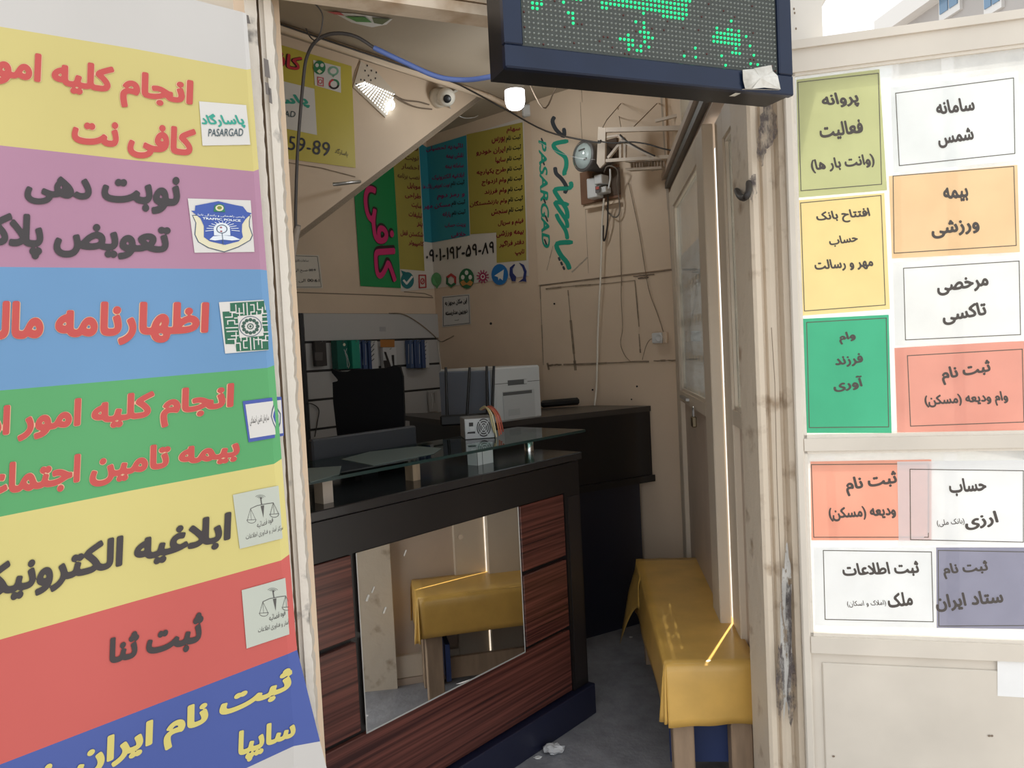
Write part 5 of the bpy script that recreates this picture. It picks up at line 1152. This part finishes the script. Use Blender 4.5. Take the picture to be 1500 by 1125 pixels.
# printer
PRF = VP(zpl(793.6, 611, DZ), 46)
pa, pb = PRF(727, 622), PRF(794.5, 611)
wv = V3((pb.x-pa.x, pb.y-pa.y, 0)); pn = V3((-wv.y, wv.x, 0)).normalized(); pd = .40
hz = PRF(794, 534.5).z-DZ
prn = empty('printer', V3((pa.x, pa.y, DZ))+wv/2+pn*pd/2, 'white laser printer with grey side panel on the back desk', 'printer')
o_ = V3((pa.x, pa.y, DZ+.001)); pwm = mat('printer_white', (.56, .565, .56), .4); psd = mat('printer_grey_side', (.21, .25, .32), .45)
mb = MB(); mb.box(o_, wv, pn*pd, ZZ*hz, pwm, .008); mb.build('body', prn)
wu = wv.normalized(); W_ = wv.length
def prb(mb, x0, x1, z0_, z1_, o0, o1, m, bev=0): mb.box(o_+wu*x0*W_+ZZ*z0_*hz-pn*o0, wu*(x1-x0)*W_, -pn*(o1-o0), ZZ*(z1_-z0_)*hz, m, bev)
mb = MB(); prb(mb, .0, 1, .70, .71, -.002, .001, inkg); prb(mb, .28, .68, .66, .755, .0, .002, mat('slot_grey', (.10, .10, .10), .4), .0); prb(mb, .62, .69, .67, .75, .002, .004, pwm); mb.build('output_slot', prn)
mb = MB(); prb(mb, .16, .84, .03, .56, 0, .003, mat('printer_tray', (.47, .475, .47), .45), .002); prb(mb, .16, .78, .48, .54, .003, .004, mat('slot_grey', (.10, .10, .10))); prb(mb, .26, .5, .10, .22, .003, .0036, mat('label_pale', (.40, .41, .41), .5)); mb.build('paper_tray', prn)
mb = MB(); mb.box(o_-wu*.001+pn*.02+ZZ*hz*.10, pn*(pd-.03), -wu*.012, ZZ*hz*.86, psd, .006); mb.build('side_panel', prn)
# router with four aerials
RZ = DZ
rp = zpl(683, 621.5, DZ)
rt_ = empty('router', rp, 'black router with four upright aerials in front of the printer', 'router')
RV = VP(rp, 88)
ra, rb2 = RV(646, 622), RV(721, 618); wv2 = V3((rb2.x-ra.x, rb2.y-ra.y, 0)); rn = V3((-wv2.y, wv2.x, 0)).normalized()
mb = MB(); mb.box(V3((ra.x, ra.y, DZ+.001))+RV.n*.05, wv2, rn*.03, ZZ*.05, blackp, .008); mb.build('body', rt_)
for (x0, y0, x1, y1) in ((655, 608, 653, 538), (684, 608, 688, 538), (714, 607, 713, 536), (721, 607, 723.5, 536)):
    mb = MB(); a_ = RV(x0, y0, .055); b_ = RV(x1, y1, .055); mb.tube([a_, a_+(b_-a_)*.15, b_], lambda t: .0075-.0015*t, blackp, 8, smoothpts=False); mb.build('antenna', rt_)
# dark chair behind the counter
CH = 3.05
chv = VP(P3(540, 590, CH), AZ+45)
chair = empty('office_chair', V3((chv.p.x+.05, chv.p.y+.15, 0)), 'high-backed black chair standing between the counter and the slatwall', 'chair')
fab = mat('chair_black', (.004, .004, .005), .9, spec=.2, bump=.2, bs=30)
outline = [(487, 560), (496, 558), (486, 546), (486, 540), (498, 545), (508, 545), (516, 541), (540, 541), (565, 539), (578, 535), (586, 538), (590, 552), (592, 603), (592, 640), (590, 700), (500, 700), (494, 640), (488, 590)]
mb = MB(); mb.prism([chv(x, y) for x, y in outline], -chv.n*.07, fab); bkk = mb.build('backrest', chair)
bpy.context.view_layer.objects.active = bkk
bv = bkk.modifiers.new('bevel', 'BEVEL'); bv.width = .012; bv.segments = 3
cbase = V3((chv.p.x, chv.p.y, 0))-chv.n*.28
mb = MB(); mb.box(cbase-chv.d*.23-chv.n*.2+ZZ*.46, chv.d*.46, chv.n*.44, ZZ*.08, fab, .03); mb.build('seat', chair)
mb = MB(); mb.tube([cbase+ZZ*.08, cbase+ZZ*.46], .028, darkg, smoothpts=False); mb.build('gas_column', chair)
mb = MB(); mb.box(V3((chv.p.x, chv.p.y, .44))-chv.n*.10-chv.d*.03, chv.d*.06, -chv.n*.012, ZZ*.5, darkg); mb.build('back_support', chair)
for i in range(5):
    a_ = 2*math.pi*i/5; e_ = cbase+V3((math.cos(a_)*.27, math.sin(a_)*.27, .06)); mb = MB(); mb.tube([cbase+ZZ*.10, e_], lambda t: .022-.008*t, darkg, smoothpts=False); lg_ = mb.build('leg', chair)
    mb = MB(); mb.lathe(e_+V3((-math.sin(a_)*.012, math.cos(a_)*.012, -.033)), V3((-math.sin(a_), math.cos(a_), 0)), [(0, -.012), (.027, -.012), (.027, .012), (0, .012)], blackp, 14); mb.build('caster', lg_)
# monitor seen from behind, on the inner side of the counter
MV = VP(CF.at(-.9, 0, -.40), AZ+1)
ml, mr = MV(458, 660), MV(611, 640)
zt1, zt0 = MV(611, 623).z, MV(611, 668).z
al = V3((mr.x-ml.x, mr.y-ml.y, 0))
mon = empty('monitor', V3((ml.x, ml.y, zt_))+al/2, 'dark grey back of a monitor behind left end of the glass shelf', 'monitor')
mb = MB(); mb.box(V3((ml.x, ml.y, zt_+.02)), al, -MV.n*.03, ZZ*(zt1-zt_-.02), mat('monitor_grey', (.032, .034, .040), .45), .006); mb.build('housing', mon)
mb = MB(); mb.box(V3((ml.x, ml.y, zt_+.03))-MV.n*.0301+al*.03, al*.94, -MV.n*.001, ZZ*(zt1-zt_-.045), blackp); mb.build('screen', mon)
mb = MB(); mb.box(V3((ml.x, ml.y, zt_))+al*.42-MV.n*.0, al*.16, -MV.n*.04, ZZ*.025, darkg); mb.build('stand', mon)

# ================================================================== BENCH WITH YELLOW OILCLOTH
BZ_ = .475
n0, n1, f1, f0 = zpl(976, 975, BZ_), zpl(1117, 979, BZ_), zpl(1028, 819, BZ_), zpl(931, 823, BZ_)
ax = ((f0-n0)+(f1-n1)); ax.z = 0; blen = ((f0-n0).length+(f1-n1).length)/2; ax.normalize(); sx = V3((ax.y, -ax.x, 0))
bw = .285; bo0 = n0+ax*.01
ben = empty('bench', V3((bo0.x, bo0.y, 0))+sx*bw/2+ax*blen/2, 'narrow wooden bench under the yellow cloth beside the side doors', 'bench')
B0 = V3((bo0.x, bo0.y, 0))
mb = MB(); mb.box(B0+ax*.005+sx*.005+ZZ*(BZ_-.034), ax*(blen-.01), sx*(bw-.01), ZZ*.03, woodl); mb.build('seat', ben)
for (u, v) in ((.02, .015), (.02, bw-.085), (blen-.09, .015), (blen-.09, bw-.085)):
    mb = MB(); mb.box(B0+ax*u+sx*v, ax*.07, sx*(.068), ZZ*(BZ_-.034), woodl, .003); mb.build('leg', ben)
mb = MB(); mb.box(B0+ax*.09+sx*.03+ZZ*(BZ_-.11), ax*(blen-.18), sx*.02, ZZ*.075, woodl); mb.box(B0+ax*.09+sx*(bw-.05)+ZZ*(BZ_-.11), ax*(blen-.18), sx*.02, ZZ*.075, woodl); mb.build('apron', ben)
mb = MB(); mb.box(B0+ax*.10+sx*.012+ZZ*.10, ax*.02, sx*(bw-.024), ZZ*.16, mat('blue_board', (.022, .04, .13), .6)); mb.box(B0+ax*.12+sx*.04+ZZ*.10, ax*(blen-.24), sx*.02, ZZ*.09, woodl); mb.build('stretcher', ben)
# cloth: top sheet plus hanging skirts with gathered corners
cl = mat('yellow_oilcloth', (.76, .455, .11), .30, var=.22, vs=7, bump=.06, bs=9)
mb = MB(); zt2 = BZ_+.002; dpn, dps = .195, .165
def top(u, v): 
    e = .0025*math.sin(u*9+1)*math.sin(v*4); return B0+sx*(u*(bw+.006)-.003)+ax*(v*(blen+.01)-.005)+ZZ*(zt2+e*.5)
mb.grid(top, 10, 30, cl)
def skirt(p0, p1, out, drop, nfold, seed, nu=40, nv=8, flare=.02, dropf=None):
    rr = random.Random(seed); ph = rr.random()*6
    def fn(u, v):
        p = p0+(p1-p0)*u; d = dropf(u) if dropf else drop
        w_ = math.sin(u*nfold*2*math.pi+ph)*.008*v+math.sin(u*nfold*4.3+ph*2)*.004*v
        rnd = .006*min(1, v*6)
        return p+out*(rnd+flare*v**1.3+w_)-ZZ*(d*v+ .002*math.sin(u*13+ph)*v)
    mb.grid(fn, nu, nv, cl)
E0 = V3((B0.x, B0.y, zt2))
cA_, cB_, cC_, cD_ = E0-sx*.003-ax*.005, E0+sx*(bw+.003)-ax*.005, E0+sx*(bw+.003)+ax*(blen+.005), E0-sx*.003+ax*(blen+.005)
skirt(cA_, cB_, -ax, dpn, .6, 3, flare=.008)
skirt(cD_, cA_, -sx, dps, 1.3, 5, flare=.012, dropf=lambda u: .20*(1-u)**3*.6+.14+.03*u)
skirt(cB_, cC_, sx, .08, 1, 7, flare=.0)
skirt(cC_, cD_, ax, .13, .7, 9, flare=.02)
# near-left gathered corner and the flared far-left corner
def corner(p, o1, o2, d, push, seed):
    def fn(u, v):
        a_ = u*math.pi/2; dr = o1*math.cos(a_)+o2*math.sin(a_)
        return p+dr*(.006*min(1, v*6)+push*v*(1+.5*math.sin(u*9+seed)))-ZZ*(d*v)
    mb.grid(fn, 10, 8, cl)
corner(cA_, -sx, -ax, .185, .014, 1); corner(cB_, -ax, sx, .19, .006, 2)
def flare(u, v):
    p = cD_+( cA_-cD_)*(u*.22); out_ = -sx*(.012+.085*v*(1-u)**1.2)-ax*(.03*v*(1-u)); return p+out_*min(1, v*3+.05)-ZZ*((.40*(1-u)**1.4+.15*u)*v)
mb.grid(flare, 8, 8, cl)
tcl = mb.build('tablecloth'); tag(tcl, 'yellow oilcloth draped over the narrow bench with folded corners', 'tablecloth')
sm_ = tcl.modifiers.new('solid', 'SOLIDIFY'); sm_.thickness = .0012; sm_.offset = 0

# ================================================================== LITTER ON THE FLOOR
def crumple(name, px, py, r, sq_, m, label, cat, seed):
    rr = random.Random(seed); p = zpl(px, py, 0); mb = MB(); N_, M_ = 12, 8
    rad = [[r*(.7+.5*rr.random()) for _ in range(N_)] for _ in range(M_+1)]
    vs = []
    for j in range(M_+1):
        t = math.pi*j/M_
        for i in range(N_):
            a_ = 2*math.pi*i/N_; k = rad[j][i] if 0 < j < M_ else r*.8
            vs.append(p+V3((k*math.sin(t)*math.cos(a_)*1.3, k*math.sin(t)*math.sin(a_)*.9, r*sq_+k*math.cos(t)*sq_)))
    zmin = min(v.z for v in vs); vs = [v-ZZ*zmin for v in vs]
    fs = [(j*N_+i, (j+1)*N_+i, (j+1)*N_+(i+1) % N_, j*N_+(i+1) % N_) for j in range(M_) for i in range(N_)]
    mb.raw(vs, fs, m); tag(mb.build(name), label, cat)
crumple('plastic_scrap', 812, 1103, .030, .55, mat('clear_plastic_scrap', (.55, .55, .56), .2), 'crumpled clear plastic scrap on the floor by the counter plinth', 'litter', 3)
crumple('paper_scrap', 788, 1111, .012, .3, whpl, 'tiny white scrap left of the crumpled plastic', 'litter', 4)
crumple('paper_scrap', 924, 934, .008, .3, whpl, 'tiny white scrap on the floor left of the bench', 'litter', 5)
p = zpl(868, 921, 0); mb = MB(); mb.box(p-V3((.045, 0, 0)), V3((.075, .02, 0)), V3((-.01, .04, 0)), ZZ*.028, mat('dull_white', (.35, .35, .37), .6), .006); tag(mb.build('small_box'), 'small pale box on the floor at the foot of the back desk', 'box')

# ================================================================== BEYOND THE SHOP
bl_ = empty('building', V3((9.4, 12, -.1)), 'pale distant building with two windows beyond the glass door', 'building')
BF = VP(V3((8.2, 14, 0)), -6.6)
r0 = BF(1306, 40); r1 = BF(1366, -2)
bm = mat('distant_plaster', (.42, .39, .37), .8, var=.1, vs=1)
zr = r0.z; tA_ = (r0-BF.p).dot(BF.d); tB_ = tA_-16
mb = MB(); mb.box(BF.at(tB_, -.1, 0), BF.d*(tA_-tB_), -BF.n*8, ZZ*(zr+.1), bm); mb.build('walls', bl_)
mb = MB(); mb.box(BF.at(tB_, zr-.15, .25), BF.d*(tA_-tB_+.2), -BF.n*.6, ZZ*.35, mat('roof_edge', (.66, .63, .6), .7)); mb.build('roof_edge', bl_)
skyg = mat('far_window_glass', (.13, .22, .33), .1)
for qd_ in ([(1378, -40), (1411, -40), (1411, 32), (1380, 33)], [(1444, -40), (1470, -40), (1472, 14), (1446, 26)]):
    a_ = BF(*qd_[3]); b_ = BF(*qd_[2]); zt3 = BF(*qd_[0]).z; zb3 = a_.z; ta, tb = (a_-BF.p).dot(BF.d), (b_-BF.p).dot(BF.d)
    mb = MB(); mb.box(BF.at(ta, zb3, .0), BF.d*(tb-ta), BF.n*.06, ZZ*(zt3-zb3), mat('far_window_frame', (.62, .60, .58), .5)); wn = mb.build('window', bl_)
    mb = MB(); 
    for k in (0, 1): mb.box(BF.at(ta+(tb-ta)*(.08+.46*k), zb3+.12, .06), BF.d*(tb-ta)*.38, BF.n*.02, ZZ*(zt3-zb3-.24), skyg)
    mb.build('glass', wn)
wire('overhead_rail', [P3(1181, 36, 4.0), P3(1207, -6, 4.0)], .022, mat('pale_pillar', (.74, .70, .64)), 'pale bare rail slanting above the glass door', 'rail', smooth=False)
